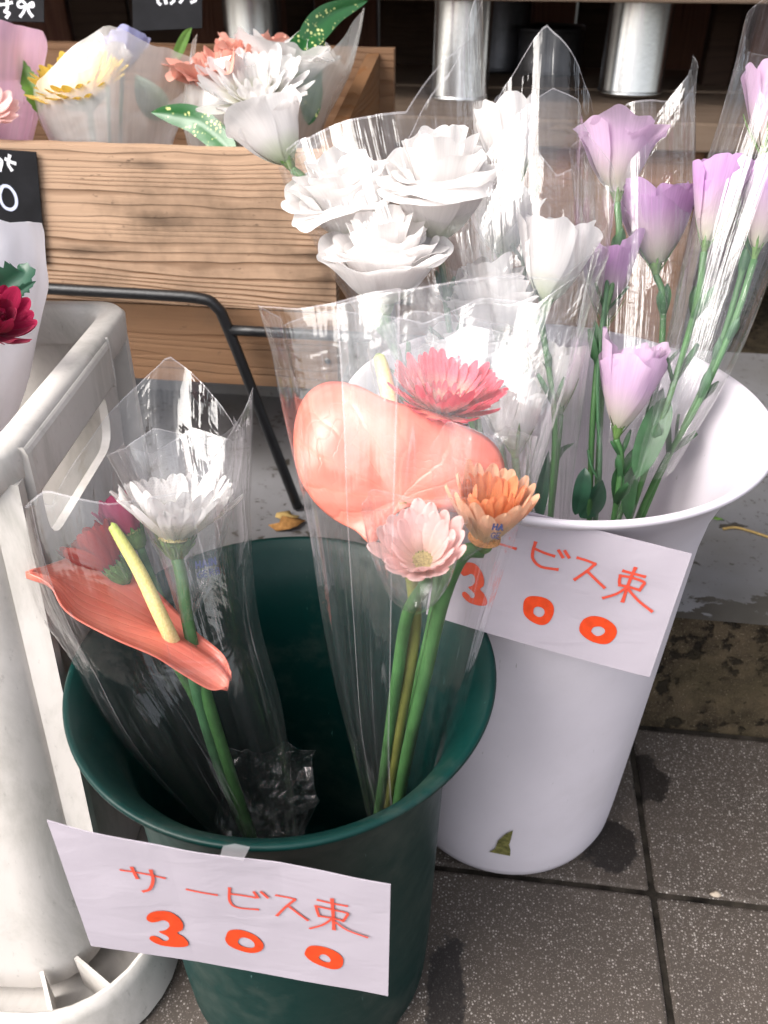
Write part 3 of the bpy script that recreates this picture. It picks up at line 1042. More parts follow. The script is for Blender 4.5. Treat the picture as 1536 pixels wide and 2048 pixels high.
Z2 = ([(1124, 618), (1145, 596), (1200, 600), (1258, 622), (1287, 652), (1280, 690), (1240, 700), (1165, 672), (1126, 640)],
      [(1182, 645), (1192, 634), (1210, 634), (1228, 646), (1234, 660), (1226, 668), (1208, 666), (1192, 658), (1184, 652)])


THREE_O = [(444, 455), (455, 432), (490, 420), (540, 425), (580, 452), (600, 485), (596, 510), (574, 523), (602, 542), (622, 570), (610, 585), (560, 586), (500, 575), (462, 554), (456, 540), (472, 533), (498, 544), (514, 556), (530, 557), (539, 547), (528, 534), (496, 516), (522, 510), (541, 494), (536, 474), (515, 464), (490, 470), (462, 472)]


def fill(name, pl, surf, parent, m):
    pl = [Vector((a, b, 0)) for a, b in pl]
    k = len(pl)
    V = []
    for j in range(k * 3):
        i, f = j // 3, (j % 3) / 3
        p0, p1, p2, p3 = pl[i - 1], pl[i], pl[(i + 1) % k], pl[(i + 2) % k]
        c = 0.5 * ((2 * p1) + (p2 - p0) * f + (2 * p0 - 5 * p1 + 4 * p2 - p3) * f * f + (3 * p1 - p0 - 3 * p2 + p3) * f ** 3)
        p, nn = surf(c.x, c.y)
        V.append(p + nn * 0.0006)
    return mesh_obj(name, V, [tuple(range(len(V)))], m, parent, False)


def write_card(t, surf, conv, sc, parts):
    def cv(strokes, k):
        return [([conv(*p) for p in poly], (tuple(x * sc for x in wd) if isinstance(wd, tuple) else wd * sc)) for poly, wd in strokes]
    for nm, s in parts:
        if nm == 'three':
            fill('digit', [conv(*p) for p in s], surf, t, M_ink)
        elif nm == 'ring':
            blob('digit', [conv(*p) for p in s[0]], [conv(*p) for p in s[1]], surf, t, M_ink)
        else:
            glyph('digit' if nm == 'digit' else 'character', cv(s, 1), surf, t, M_ink if nm == 'digit' else M_inkthin)


gcor = [P(97, 1634, .4345), P(781, 1770, .4325), P(775, 2003, .5026), P(185, 1885, .5036)]
tg, sg = card('price_card', gcor, 'white paper price card reading 300 taped to the green bucket', M_paper,
              lambda u, v: 0.004 * (1 - v) * math.sin(PI * min(1, u * 1.5)) + 0.006 * (max(0, 0.35 - u)) ** 1 - 0.003 * u * v)
write_card(tg, sg, gz, 0.00072, [('c', SA), ('c', CHO), ('c', BI), ('c', SU), ('c', TABA), ('three', THREE_O), ('ring', Z1), ('ring', Z2)])
WC = [(889, 975), (1384, 1108), (1300, 1362), (850, 1235)]
wcor = [P(x, y, d * 0.925) for (x, y), d in zip(WC, (.56, .546, .600, .613))]
tw, sw = card('price_card', wcor, 'white paper price card reading 300 on the white bucket, half behind the bouquet', M_paper,
              lambda u, v: 0.002 * math.sin(PI * u) - 0.004 * v)
wh = homog(WC)


def wz(x, y):   # zoom of the white card [900,1000] scale 3.072
    return wh(900 + x / 3.072, 1000 + y / 3.072)


WBI = [([(526, 254), (510, 310), (512, 360), (560, 405), (660, 422)], 2.9), ([(520, 292), (580, 318), (640, 338)], 2.7), ([(668, 302), (694, 346)], 2.4), ([(706, 304), (732, 346)], 2.4)]
WSU = [([(784, 348), (840, 364), (892, 384)], 2.7), ([(890, 386), (840, 430), (766, 484)], 2.8), ([(848, 434), (900, 485), (948, 532)], 2.8)]
WTA = [([(1064, 428), (1130, 448), (1196, 468)], 2.9), ([(1138, 410), (1100, 500), (1060, 624)], 3.1), ([(1046, 456), (1040, 490), (1042, 518)], 2.9),
       ([(1046, 456), (1110, 468), (1190, 500), (1182, 525), (1164, 552)], 2.9), ([(1042, 516), (1100, 530), (1166, 552)], 2.8),
       ([(1082, 534), (1020, 572), (940, 596)], 2.7), ([(1096, 546), (1160, 620), (1240, 686)], 2.7)]
WZ1 = ([(450, 640), (470, 600), (520, 590), (590, 605), (632, 645), (636, 700), (605, 755), (560, 772), (500, 750), (455, 705)],
       [(512, 690), (516, 668), (535, 658), (560, 662), (578, 678), (580, 698), (568, 716), (545, 722), (524, 712), (514, 702)])
WZ2 = ([(798, 770), (830, 730), (890, 716), (960, 735), (1015, 780), (1024, 830), (990, 880), (940, 896), (860, 872), (800, 820)],
       [(868, 808), (880, 790), (905, 783), (930, 786), (950, 802), (950, 822), (930, 838), (905, 844), (882, 832), (870, 818)])
W3 = [([(78, 440), (110, 402), (170, 415), (212, 460), (190, 510), (100, 524)], (11, 17, 17, 18, 14, 3)), ([(96, 522), (170, 548), (200, 590), (175, 640), (120, 640)], (3, 16, 18, 15, 10))]
WCHO = [([(250, 250), (330, 272), (404, 294)], 2.6)]
write_card(tw, sw, wz, 0.00066, [('c', WCHO), ('c', WBI), ('c', WSU), ('c', WTA), ('three', [(62 + (a - 444) * .94, 388 + (b - 420) * 1.6) for a, b in THREE_O]), ('ring', WZ1), ('ring', WZ2)])

# ------------------------------------------------------------------ the two buckets
GB = Vector((-0.1168, 0.3936, 0.0))
GH_ = 0.3472
gp = [(0.0, 0.004), (0.09, 0.003), (0.1025, 0.001), (0.1045, 0.006), (0.1065, 0.05), (0.1085, 0.16), (0.1105, 0.26), (0.1135, 0.295), (0.121, 0.322), (0.131, 0.338), (0.1385, 0.3445), (0.1402, 0.3462), (0.1402, 0.3482), (0.1388, 0.3494),
      (0.136, 0.3484), (0.128, 0.3405), (0.118, 0.323), (0.1105, 0.295), (0.1078, 0.26), (0.1055, 0.16), (0.103, 0.03), (0.095, 0.012), (0.0, 0.010)]
gb = empty('green_bucket', GB, 'dark green plastic flower bucket with flared rim and price card', 'bucket')
o = lathe_obj('body', gp, M_green, gb, 128, GB)
WB = Vector((0.0534, 0.5826, 0.0))
wp = [(0.0, 0.004), (0.07, 0.002), (0.088, 0.001), (0.0985, 0.004), (0.1055, 0.011), (0.109, 0.022), (0.111, 0.05), (0.116, 0.15), (0.122, 0.28), (0.126, 0.365), (0.130, 0.395), (0.139, 0.424), (0.150, 0.442), (0.1572, 0.4495), (0.1592, 0.4518), (0.1592, 0.4545), (0.157, 0.456),
      (0.153, 0.4535), (0.145, 0.443), (0.135, 0.424), (0.127, 0.395), (0.123, 0.365), (0.119, 0.28), (0.113, 0.15), (0.107, 0.04), (0.09, 0.014), (0.0, 0.012)]
wb = empty('white_bucket', WB, 'tall white plastic flower bucket with flared rim and worn sticker', 'bucket')
lathe_obj('body', wp, M_white, wb, 128, WB)


def on_bucket(x, y, B, r0, r1, h1, off):
    """point where a pixel meets the near side of a tapered bucket"""
    v = (F_ + R_ * ((x - 768) / FPX) - U_ * ((y - 1024) / FPX)).normalized()
    t = 0.25
    while t < 1.5:
        p = CAM + v * t
        r = r0 + (r1 - r0) * max(0, min(1, p.z / h1)) + off
        if math.hypot(p.x - B.x, p.y - B.y) < r: return p
        t += 0.0008
    return p


stk = [(1026, 1661), (1012, 1668), (996, 1682), (990, 1698), (978, 1704), (998, 1708), (1020, 1712), (1021, 1700), (1018, 1690), (1022, 1678)]
sv = [on_bucket(x, y, WB, 0.109, 0.122, 0.28, 0.0016) for x, y in stk]
cpt = sum(sv, Vector()) / len(sv)
M_sticker = plain('sticker_rest', (0.16, 0.15, 0.05), 0.7, 0.2, 0.6, 220, 0.2, 400)
mesh_obj('sticker_remnant', sv + [cpt], [(i, (i + 1) % len(sv), len(sv)) for i in range(len(sv))], M_sticker, wb, False)
# clear tape holding the green card to the rim
mesh_obj('tape', [P(446, 1692, .4315), P(470, 1687, .4335), P(500, 1694, .4335), P(486, 1722, .4275), P(440, 1712, .4275)], [(0, 1, 2, 3, 4)], film_mat('tape', 0.3, rough=0.15), tg, False)
# ------------------------------------------------------------------ grey crate
CZ = 0.50
cN, cF = Vector((-0.264, 0.376, 0)), Vector((-0.289, 0.63, 0))
ct = empty('flower_crate', (-0.42, 0.48, 0), 'grimy grey plastic flower crate with a handle slot', 'crate')
e1 = (cF - cN).normalized()            # along the right wall, away
e0 = Vector((-e1.y, e1.x, 0))          # to the left
LEN, WID = (cF - cN).length, 0.34


def rrect(inset, rad, z, fr_extra=0.0, n=8):
    """rounded rectangle, corners in order near-right, far-right, far-left, near-left"""
    out = []
    cs = [(inset - fr_extra, inset), (LEN - inset, inset), (LEN - inset, WID - inset), (inset - fr_extra, WID - inset)]
    cen = [(cs[0][0] + rad, cs[0][1] + rad), (cs[1][0] - rad, cs[1][1] + rad), (cs[2][0] - rad, cs[2][1] - rad), (cs[3][0] + rad, cs[3][1] - rad)]
    st_ = [PI, 1.5 * PI, 0, 0.5 * PI]
    for (cx, cy_), s in zip(cen, st_):
        for i in range(n + 1):
            a = s + 0.5 * PI * i / n
            q = cN + e1 * (cx + rad * math.cos(a)) + e0 * (cy_ + rad * math.sin(a))
            out.append(Vector((q.x, q.y, z)))
    return out


def skin(loops, closed=True):
    n = len(loops[0])
    V = [p for l in loops for p in l]
    Fc = []
    for j in range(len(loops) - 1):
        for i in range(n):
            Fc.append((j * n + i, j * n + (i + 1) % n, (j + 1) * n + (i + 1) % n, (j + 1) * n + i))
    return V, Fc


# body shell with the handle slot cut out of the right wall (a boolean on real walls)
outer = [rrect(0.024, 0.048, 0.030, 0.082), rrect(0.020, 0.048, 0.06, 0.076), rrect(0.014, 0.044, 0.30, 0.036), rrect(0.010, 0.034, 0.455, 0.008), rrect(0.010, 0.022, CZ - 0.004, 0.0)]
inner = [rrect(0.016, 0.02, CZ - 0.004, -0.0), rrect(0.020, 0.038, 0.30, 0.030), rrect(0.03, 0.04, 0.05, 0.07)]
V, Fc = skin(outer + inner)
nn = len(outer[0])
Fc.append(tuple(range(nn)))
Fc.append(tuple(reversed(range(len(V) - nn, len(V)))))
body = mesh_obj('body', V, [tuple(reversed(f)) for f in Fc], M_crate, ct, False)
cut_c = [PY(0, 0, 1)]
hz0, hz1 = 0.406, 0.458


def wallpt(s, z, off=0.0):
    q = cN + e1 * s - e0 * off
    return Vector((q.x, q.y, z))


# slot outline along the right wall
slot = []
for (cx, cz_, a0) in ((0.070, hz1 - 0.018, PI), (0.170, hz1 - 0.018, PI / 2), (0.170, hz0 + 0.018, 0), (0.070, hz0 + 0.018, -PI / 2)):
    for i in range(5):
        a = a0 - (PI / 2) * i / 4
        slot.append((cx + 0.018 * math.cos(a), cz_ + 0.018 * math.sin(a)))
cv_ = [wallpt(s, z, 0.03) for s, z in slot] + [wallpt(s, z, -0.06) for s, z in slot]
m_ = len(slot)
cutter = mesh_obj('slot_cutter', cv_, [tuple(range(m_)), tuple(reversed(range(m_, 2 * m_)))] + [(i, i + m_, (i + 1) % m_ + m_, (i + 1) % m_) for i in range(m_)], M_crate)
for ob in (body, cutter):
    bm = bmesh.new()
    bm.from_mesh(ob.data)
    bmesh.ops.recalc_face_normals(bm, faces=bm.faces[:])
    bm.to_mesh(ob.data)
    bm.free()
bmod = body.modifiers.new('slot', 'BOOLEAN')
bmod.operation = 'DIFFERENCE'
bmod.object = cutter
bmod.solver = 'EXACT'
dg = bpy.context.evaluated_depsgraph_get()
nm_ = bpy.data.meshes.new_from_object(body.evaluated_get(dg))
body.modifiers.clear()
body.data = nm_
bpy.data.objects.remove(cutter)
nm_.polygons.foreach_set('use_smooth', [True] * len(nm_.polygons))
try:
    nm_.set_sharp_from_angle(angle=math.radians(35))
except Exception:
    pass
# rolled rim
rim = [rrect(0.0112, 0.03, CZ - 0.036, 0.004), rrect(0.004, 0.03, CZ - 0.030, 0.003), rrect(0.0, 0.026, CZ - 0.022), rrect(-0.001, 0.026, CZ - 0.004), rrect(0.002, 0.025, CZ), rrect(0.015, 0.02, CZ + 0.0008), rrect(0.0195, 0.018, CZ - 0.004), rrect(0.0195, 0.018, CZ - 0.03)]
V, Fc = skin(rim)
mesh_obj('rim', V, Fc, M_crate, ct, True)
# thick hand grip outside the right wall
ga, gbb = 0.020, 0.185
gv = []
for z, off in ((CZ - 0.041, 0.000), (CZ - 0.036, 0.003), (CZ - 0.008, 0.004), (CZ - 0.004, 0.002), (CZ - 0.004, -0.012), (CZ - 0.041, -0.012)):
    gv.append((z, off))
V, Fc = [], []
for i, s in enumerate((ga, ga + 0.006, gbb - 0.012, gbb - 0.003, gbb)):
    kx = (0.6, 1, 1, 0.8, 0.2)[i]
    for z, off in gv: V.append(wallpt(s, z, off * kx if off > 0 else off))
for i in range(4):
    for j in range(6):
        Fc.append((i * 6 + j, i * 6 + (j + 1) % 6, (i + 1) * 6 + (j + 1) % 6, (i + 1) * 6 + j))
Fc += [tuple(range(6)), tuple(reversed(range(24, 30)))]
o = mesh_obj('grip', V, Fc, M_crate, ct, False)
bv = o.modifiers.new('Bevel', 'BEVEL')
bv.width = 0.003
bv.segments = 2
# corner ribs down the right wall
for s in (0.012, LEN - 0.026):
    V = []
    for z, kx in ((0.05, 0), (0.30, 0.0), (CZ - 0.022, 0)):
        for a, b in ((0, -0.001), (0.008, -0.001), (0.008, -0.020), (0, -0.020)):
            fr = -0.05 * (1 - z / CZ) if s < 0.1 else 0
            V.append(wallpt(s + a + fr, z, b - 0.004 * (1 - z / CZ)))
    Fc = [(j * 4 + i, j * 4 + (i + 1) % 4, j * 4 + 4 + (i + 1) % 4, j * 4 + 4 + i) for j in range(2) for i in range(4)] + [(3, 2, 1, 0), (8, 9, 10, 11)]
    mesh_obj('corner_rib', V, Fc, M_crate, ct, False)
# base skirt with webs
sk = [rrect(-0.036, 0.085, 0.004, 0.066), rrect(-0.030, 0.083, 0.045, 0.066), rrect(-0.0265, 0.081, 0.058, 0.066), rrect(-0.0235, 0.079, 0.058, 0.066), rrect(-0.027, 0.08, 0.04, 0.066), rrect(-0.033, 0.08, 0.004, 0.066)]
V, Fc = skin(sk + [sk[0]])
mesh_obj('base_skirt', V, Fc, M_crate, ct, True)
fl = [rrect(-0.0325, 0.08, 0.012, 0.066), rrect(0.03, 0.04, 0.012, 0.07)]
V, Fc = skin(fl)
mesh_obj('base_floor', V, Fc, M_crate, ct, False)
lo_, hi_ = rrect(0.022, 0.046, 0, 0.080), rrect(-0.0262, 0.08, 0, 0.066)
for i in (1, 4, 8, 9 + 1, 30, 33, 35):
    a, b = lo_[i], hi_[i]
    d_ = (b - a).normalized()
    sd_ = Vector((-d_.y, d_.x, 0)) * 0.0015
    V = [a + sd_ + Vector((0, 0, .013)), b + sd_ + Vector((0, 0, .013)), b + sd_ + Vector((0, 0, .055)), a + sd_ + Vector((0, 0, .055)),
         a - sd_ + Vector((0, 0, .013)), b - sd_ + Vector((0, 0, .013)), b - sd_ + Vector((0, 0, .055)), a - sd_ + Vector((0, 0, .055))]
    mesh_obj('web', V, [(0, 1, 2, 3), (7, 6, 5, 4), (0, 4, 5, 1), (1, 5, 6, 2), (2, 6, 7, 3), (3, 7, 4, 0)], M_crate, ct, False)


# ------------------------------------------------------------------ plants
def local_obj(name, me, parent, mtx):
    o = bpy.data.objects.new(name, me)
    COL.objects.link(o)
    o.parent = parent
    o.matrix_basis = mtx
    return o


def strap_mesh(name, Ln, W_, m, curl=0.15, cup=0.12, notch=0.0, nx=4, ny=8, seed=0, point=0.5):
    """one petal along +X, face +Z; root at origin"""
    def fn(u, v):
        v = math.sin(v * PI / 2)
        s = (u - 0.5) * 2
        prof = (0.34 + 0.66 * math.sin(min(1, v / 0.62) * PI / 2)) * (1 if v < 0.62 else (max(0.0, 1 - ((v - 0.62) / 0.38) ** 2.2)) ** point)
        tipn = notch * Ln * (1 - abs(s)) * (v ** 6)
        x = Ln * v - tipn
        y = W_ / 2 * s * prof
        z = Ln * (curl * v * v) + W_ * cup * (s * s) * (1 if v < 0.8 else 1) - W_ * 0.05 * math.cos(s * PI * 2) + 0.012 * Ln * math.sin(5 * v + seed)
        return Vector((x, y, z))
    V, Fc, U = grid(fn, nx, ny)
    me = bpy.data.meshes.new(name)
    me.from_pydata([tuple(v) for v in V], [], Fc)
    ul = me.uv_layers.new(name='UVMap')
    for lp in me.loops: ul.data[lp.index].uv = U[lp.vertex_index]
    me.polygons.foreach_set('use_smooth', [True] * len(me.polygons))
    me.materials.append(m)
    return me


def gerbera(label, C, up, R, elev, m_in, m_out, n=22, disc=M_disc, stem=None, stem_r=0.0035, m_stem=M_stem, layers=((1.0, 0), (0.9, 10)), dr=0.2, width=None, curl=0.15,
            sepals=14, cat='gerbera', name='gerbera', seed=1, inner_ring=True, group=None, disc_h=0.35, cs=1.0, incup=0.12):
    r = random.Random(seed)
    up = up.normalized()
    q = up.to_track_quat('Z', 'Y').to_matrix().to_4x4()
    t = empty(name, C, label, cat, group)
    W_ = width or 2 * PI * R * 0.62 / n * 1.25
    for li, (ls, de) in enumerate(layers):
        mm = m_out if li == 0 else m_in
        meshes = [strap_mesh('petal', R * (1 - dr * 0.6), W_, mm, curl + 0.05 * k, incup + 0.04 * k, 0.03 * k, seed=k) for k in range(3)]
        for i in range(n):
            a = 2 * PI * (i + 0.5 * li) / n + r.uniform(-0.05, 0.05)
            e = math.radians(elev + de + r.uniform(-6, 6))
            s = ls * r.uniform(0.93, 1.05)
            mt = q @ Matrix.Rotation(a, 4, 'Z') @ Matrix.Translation((R * dr * 0.55, 0, 0.0012 * li + R * 0.02 * (i % 2))) @ Matrix.Rotation(-e, 4, 'Y') @ Matrix.Rotation(r.uniform(-.15, .15), 4, 'X') @ Matrix.Diagonal((s, s * r.uniform(.9, 1.1), s, 1))
            local_obj('petal', r.choice(meshes), t, mt)
    if inner_ring:
        me = strap_mesh('floret', R * 0.34, W_ * 0.42, m_in, 0.3, 0.2, 0, 2, 5)
        for i in range(26):
            a = 2 * PI * i / 26 + r.uniform(-.08, .08)
            e = math.radians(min(82, elev + 22 + r.uniform(-10, 10)))
            s = r.uniform(.75, 1.1)
            local_obj('floret', me, t, q @ Matrix.Rotation(a, 4, 'Z') @ Matrix.Translation((R * dr * 0.6, 0, R * 0.04)) @ Matrix.Rotation(-e, 4, 'Y') @ Matrix.Scale(s, 4))
    # disc: dome of tiny florets
    prof = [(R * dr * math.cos(x), R * dr * disc_h * math.sin(x) + R * 0.03) for x in [i * PI / 2 / 8 for i in range(9)]]
    V, Fc, U = lathe(prof, 24, Vector((0, 0, 0)))
    V = [v + v.normalized() * R * 0.012 * noise.noise(v * (90 / R * 0.12)) for v in V]
    V = [q.to_3x3() @ v + C for v in V]
    mesh_obj('disc', V, Fc, disc, t, True, U)
    # green cup below with pointed bracts
    cp = [(R * a * cs, R * b * cs) for a, b in ((0.05, -0.30), (0.12, -0.26), (0.19, -0.14), (0.21, -0.03), (0.17, 0.02))]
    lathe_obj('calyx', smooth_prof(cp, 12), M_sepal, t, 20, C, up)
    if sepals:
        me = strap_mesh('bract', R * 0.36 * cs, R * 0.09 * cs, M_sepal, -0.05, -0.2, 0, 2, 6, point=1.0)
        for ring in range(2):
            for i in range(sepals):
                a = 2 * PI * (i + 0.5 * ring) / sepals + r.uniform(-.06, .06)
                e = math.radians(min(85, elev + 28 - 8 * ring + r.uniform(-8, 8)))
                s = r.uniform(.8, 1.15) * (1 - 0.2 * ring)
                local_obj('bract', me, t, q @ Matrix.Rotation(a, 4, 'Z') @ Matrix.Translation((R * 0.15 * cs, 0, -R * 0.2 * cs)) @ Matrix.Rotation(-e, 4, 'Y') @ Matrix.Scale(s, 4))
    if stem:
        tube_obj('stem', [C - up * R * 0.25 * cs] + stem, stem_r, m_stem, t, 10)
    return t


def ruffle(label, C, up, h, R, opn, layers, m, seed, stem=None, stem_r=0.0024, np_=5, cat='lisianthus', name='lisianthus', group=None, ruf=1.0, sep=True, spread=1.0, m_st=M_stem, step=0.22, stack=False):
    r = random.Random(seed)
    up = up.normalized()
    q = up.to_track_quat('Z', 'Y').to_matrix()
    t = empty(name, C, label, cat, group)
    for li in range(layers):
        s = 1 - step * li
        for k in range(np_):
            ph0 = 2 * PI * (k + 0.5 * li) / np_ + r.uniform(-.15, .15)
            p1, p2, p3 = r.uniform(0, 6), r.uniform(0, 6), r.uniform(0, 6)
            fl = opn * r.uniform(0.7, 1.25) * (1 - 0.18 * li)
            hs = r.uniform(0.84, 1.08) * (1 - 0.05 * li)
            if stack: hs = r.uniform(0.92, 1.05) * (0.74 + 0.26 * li / (layers - 1))
            fl *= r.uniform(0.4, 1.3) if stack else 1
            am = ruf * R * r.uniform(0.06, 0.12) * (1 + 0.5 * opn)

            def fn(u, v):
                x = (u - 0.5) * 2
                vv = v * (1 - 0.16 * abs(x) ** 2.6)
                span = (0.42 + 0.58 * math.sin(min(1, v * 1.5) * PI / 2)) * (PI / np_) * 1.42 * spread
                a = ph0 + x * span
                rr = R * s * (0.10 + 0.9 * math.sin(vv * PI / 2) ** 0.85)
                z = h * hs * (vv ** 1.15) * ((0.82 + 0.18 * s) if not stack else 1)
                ff = max(0, vv - 0.5) / 0.5
                rr += fl * R * 0.55 * ff ** 2
                z -= fl * h * 0.42 * ff ** 2.2
                z *= 1 + (0.0 if stack else 0.06) * li * min(1, opn)
                rr *= 1 + 0.085 * x - 0.02 * li
                e = ff ** 1.4
                rr += am * e * (math.sin(3.4 * x + p1) + 0.45 * math.sin(8.5 * x + p2) + 0.07 * math.sin(19 * x + p3))
                z += am * e * (0.8 * math.sin(4.1 * x + p2) + 0.4 * math.sin(9 * x + p3) + 0.06 * math.sin(22 * x + p1))
                return C + q @ Vector((rr * math.cos(a), rr * math.sin(a), z))
            V, Fc, U = grid(fn, 26, 14)
            mesh_obj('petal', V, Fc, m, t, True, U)
    lathe_obj('calyx', smooth_prof([(R * 0.045, -h * 0.13), (R * 0.10, -h * 0.10), (R * 0.15, -h * 0.02), (R * 0.17, h * 0.05), (R * 0.12, h * 0.09)], 10), M_sepal, t, 14, C, up)
    if sep:
        me = strap_mesh('sepal', h * 0.52, R * 0.13, M_sepal, 0.18, 0.25, 0, 2, 7, point=1.2)
        qm = q.to_4x4()
        for i in range(5):
            a = 2 * PI * i / 5 + r.uniform(-.2, .2)
            e = math.radians(r.uniform(48, 66))
            local_obj('sepal', me, t, qm @ Matrix.Rotation(a, 4, 'Z') @ Matrix.Translation((R * 0.09, 0, -h * 0.09)) @ Matrix.Rotation(-e, 4, 'Y') @ Matrix.Scale(r.uniform(.75, 1.1), 4))
    if stem:
        sp_ = [C - up * h * 0.11] + stem
        tube_obj('stem', sp_, [stem_r * 1.15, stem_r, stem_r], m_st, t, 8)
        if sep and len(stem) > 2:
            lm = strap_mesh('leaf', 0.034, 0.010, M_leaf, 0.12, 0.3, 0, 4, 7, point=1.1)
            for tt in (0.34, 0.52, 0.68):
                c_ = cr(sp_, tt)
                T_ = (cr(sp_, tt - .03) - cr(sp_, tt + .03)).normalized()
                a0 = r.uniform(0, 6.28)
                qq = T_.to_track_quat('Z', 'Y').to_matrix().to_4x4()
                for side in (0, PI):
                    mtx = Matrix.Translation(c_ - C) @ qq @ Matrix.Rotation(a0 + side, 4, 'Z') @ Matrix.Rotation(-math.radians(r.uniform(48, 70)), 4, 'Y') @ Matrix.Scale(r.uniform(.55, 1.1), 4)
                    local_obj('leaf', lm, t, mtx)
    return t


def leaf(name, mid, wpx, m, label=None, cat='leaf', parent=None, fold=0.25, group=None, peak=0.4, serr=0.0, ddx=0.0):
    """mid: list of (px, py, d) along the midrib; wpx: full width in photo pixels"""
    pts = [P(*c) for c in mid]
    dm = sum(c[2] for c in mid) / len(mid)
    W_ = PX(wpx, dm)
    view = (pts[len(pts) // 2] - CAM).normalized()

    def fn(u, v):
        c = cr(pts, v)
        T = (cr(pts, min(1, v + .02)) - cr(pts, max(0, v - .02))).normalized()
        s = T.cross(view).normalized()
        x = (u - 0.5) * 2
        k = (math.sin(PI * v ** (math.log(0.5) / math.log(peak))) ** 0.8) if 0 < v < 1 else 0.0
        k = max(k, 0.02)
        if serr and abs(x) > .9: k *= 1 + serr * (((v * 9) % 1) - 0.5)
        return c + s * (x * W_ / 2 * k) + view * (fold * W_ * k * (-abs(x) + 0.4 * x * x) + ddx * x * W_ * k)
    V, Fc, U = grid(fn, 8, 24)
    o = mesh_obj(name, V, Fc, m, parent, True, U)
    if label: tag(o, label, cat, group)
    return o


# --------------------------------------------------------------- film cones
def film(name, rings, cut, m, label, cat='film wrap', nfac=15, seed=1, nth=120, ns=34, amp=0.10, overlap=0.5, start=2.2, group=None, twist=0.0, crk=0.0018, flare=0.0):
    """rings bottom->top: (xl, yl, xr, yr, d, rd); cut(theta) -> s max"""
    r = random.Random(seed)
    Ls = [P(a, b, d) for a, b, _, _, d, _ in rings]
    Rs = [P(a, b, d) for _, _, a, b, d, _ in rings]
    rd = [Vector((k[5], 0, 0)) for k in rings]
    angs = sorted(start + (2 * PI + overlap) * (i + r.uniform(-.38, .38)) / nfac for i in range(1, nfac))
    angs = [start] + angs + [start + 2 * PI + overlap]
    radm = [1 + r.uniform(-amp, amp) for _ in angs]
    for i in range(len(radm)):
        radm[i] += -0.05 + 0.09 * i / len(radm)      # spiral so that the sheet overlaps itself
    s0 = rnd.uniform(0, 50)

    def rad(th):
        for i in range(len(angs) - 1):
            if th <= angs[i + 1] + 1e-9:
                f = (th - angs[i]) / (angs[i + 1] - angs[i])
                f2 = f * f * (3 - 2 * f)
                f = 0.55 * f + 0.45 * f2
                return radm[i] + (radm[i + 1] - radm[i]) * f
        return radm[-1]

    def fn(u, v):
        th = start + (2 * PI + overlap) * u
        s = v * cut(th % (2 * PI))
        a, b, k = cr(Ls, s), cr(Rs, s), cr(rd, s).x
        C = (a + b) / 2
        H = (b - a) / 2
        ax = (cr(Ls, min(1, s + .03)) + cr(Rs, min(1, s + .03)) - cr(Ls, max(0, s - .03)) - cr(Rs, max(0, s - .03))).normalized()
        D = H.cross(ax).normalized()
        if D.dot(F_) < 0: D = -D
        ra = rad(th + twist * s)
        ra = 1 + (ra - 1) * (0.25 + 0.9 * s)
        ra += 0.02 * math.sin(th * 11 + 3 * s + seed) * s
        p = C + H * (math.cos(th) * ra) + D * (k * math.sin(th) * ra)
        nz = noise.noise(Vector((math.cos(th) * 2.2 + s0, math.sin(th) * 2.2, s * 4.5)))
        n2 = noise.noise(Vector((math.cos(th) * 7 + s0, math.sin(th) * 7, s * 5)))
        out = (H * math.cos(th) + D * (k * math.sin(th)))
        if out.length > 1e-6: out.normalize()
        return p + out * (crk * 1.6 * nz + crk * 0.6 * n2)
    V, Fc, U = grid(fn, nth, ns)
    o = mesh_obj(name, V, Fc, m, None, True, U)
    return tag(o, label, cat, group)


def bumpcut(base, *pk):
    """cut profile: base level plus (angle, height, width) points"""
    def f(th):
        s = base
        for a, h, w_ in pk:
            d = abs((th - a + PI) % (2 * PI) - PI)
            if d < w_: s = max(s, base + (h - base) * (1 - d / w_))
        return min(1, s)
    return f


def cuttab(tab):
    def f(th):
        for i in range(len(tab)):
            a, s = tab[i]
            b, s2 = tab[(i + 1) % len(tab)]
            if b <= a: b += 2 * PI
            x = th if th >= a else th + 2 * PI
            if a <= x <= b: return s + (s2 - s) * (x - a) / (b - a)
        return tab[0][1]
    return f


# theta: 0 = right, pi/2 = far side, pi = left, 3pi/2 = near side
# ================================================================= green bucket, left bouquet
film('film_wrap', [(470, 1700, 600, 1700, .62, .02), (235, 1450, 560, 1445, .575, .042), (140, 1290, 510, 1245, .562, .054), (72, 1185, 494, 1060, .553, .06), (22, 990, 487, 930, .55, .062), (8, 800, 484, 790, .55, .064), (8, 700, 480, 660, .55, .066)],
     bumpcut(0.62, (1.35, 1.0, 1.3), (0.1, 0.86, 1.0), (3.3, 0.72, 0.9), (4.3, 0.66, .5)), M_film, 'clear film wrap around the white gerbera and coral anthurium', seed=11, nfac=13, start=3.6)
gerbera('white gerbera with cupped petals in the left bouquet of the green bucket', P(352, 1082, .548), U_ * 0.97 + R_ * 0.03 - F_ * 0.24, PX(166, .545), 38, M_gw, M_gw, 22, stem=[P(362, 1150, .549), P(385, 1290, .555), P(440, 1480, .59), P(505, 1680, .64), P(540, 1760, .67)],
        m_stem=M_stem, seed=3, cs=.8, width=PX(40, .545), sepals=13, stem_r=0.0042, layers=((1.0, 0), (0.98, 7)), disc_h=.3, curl=.02)
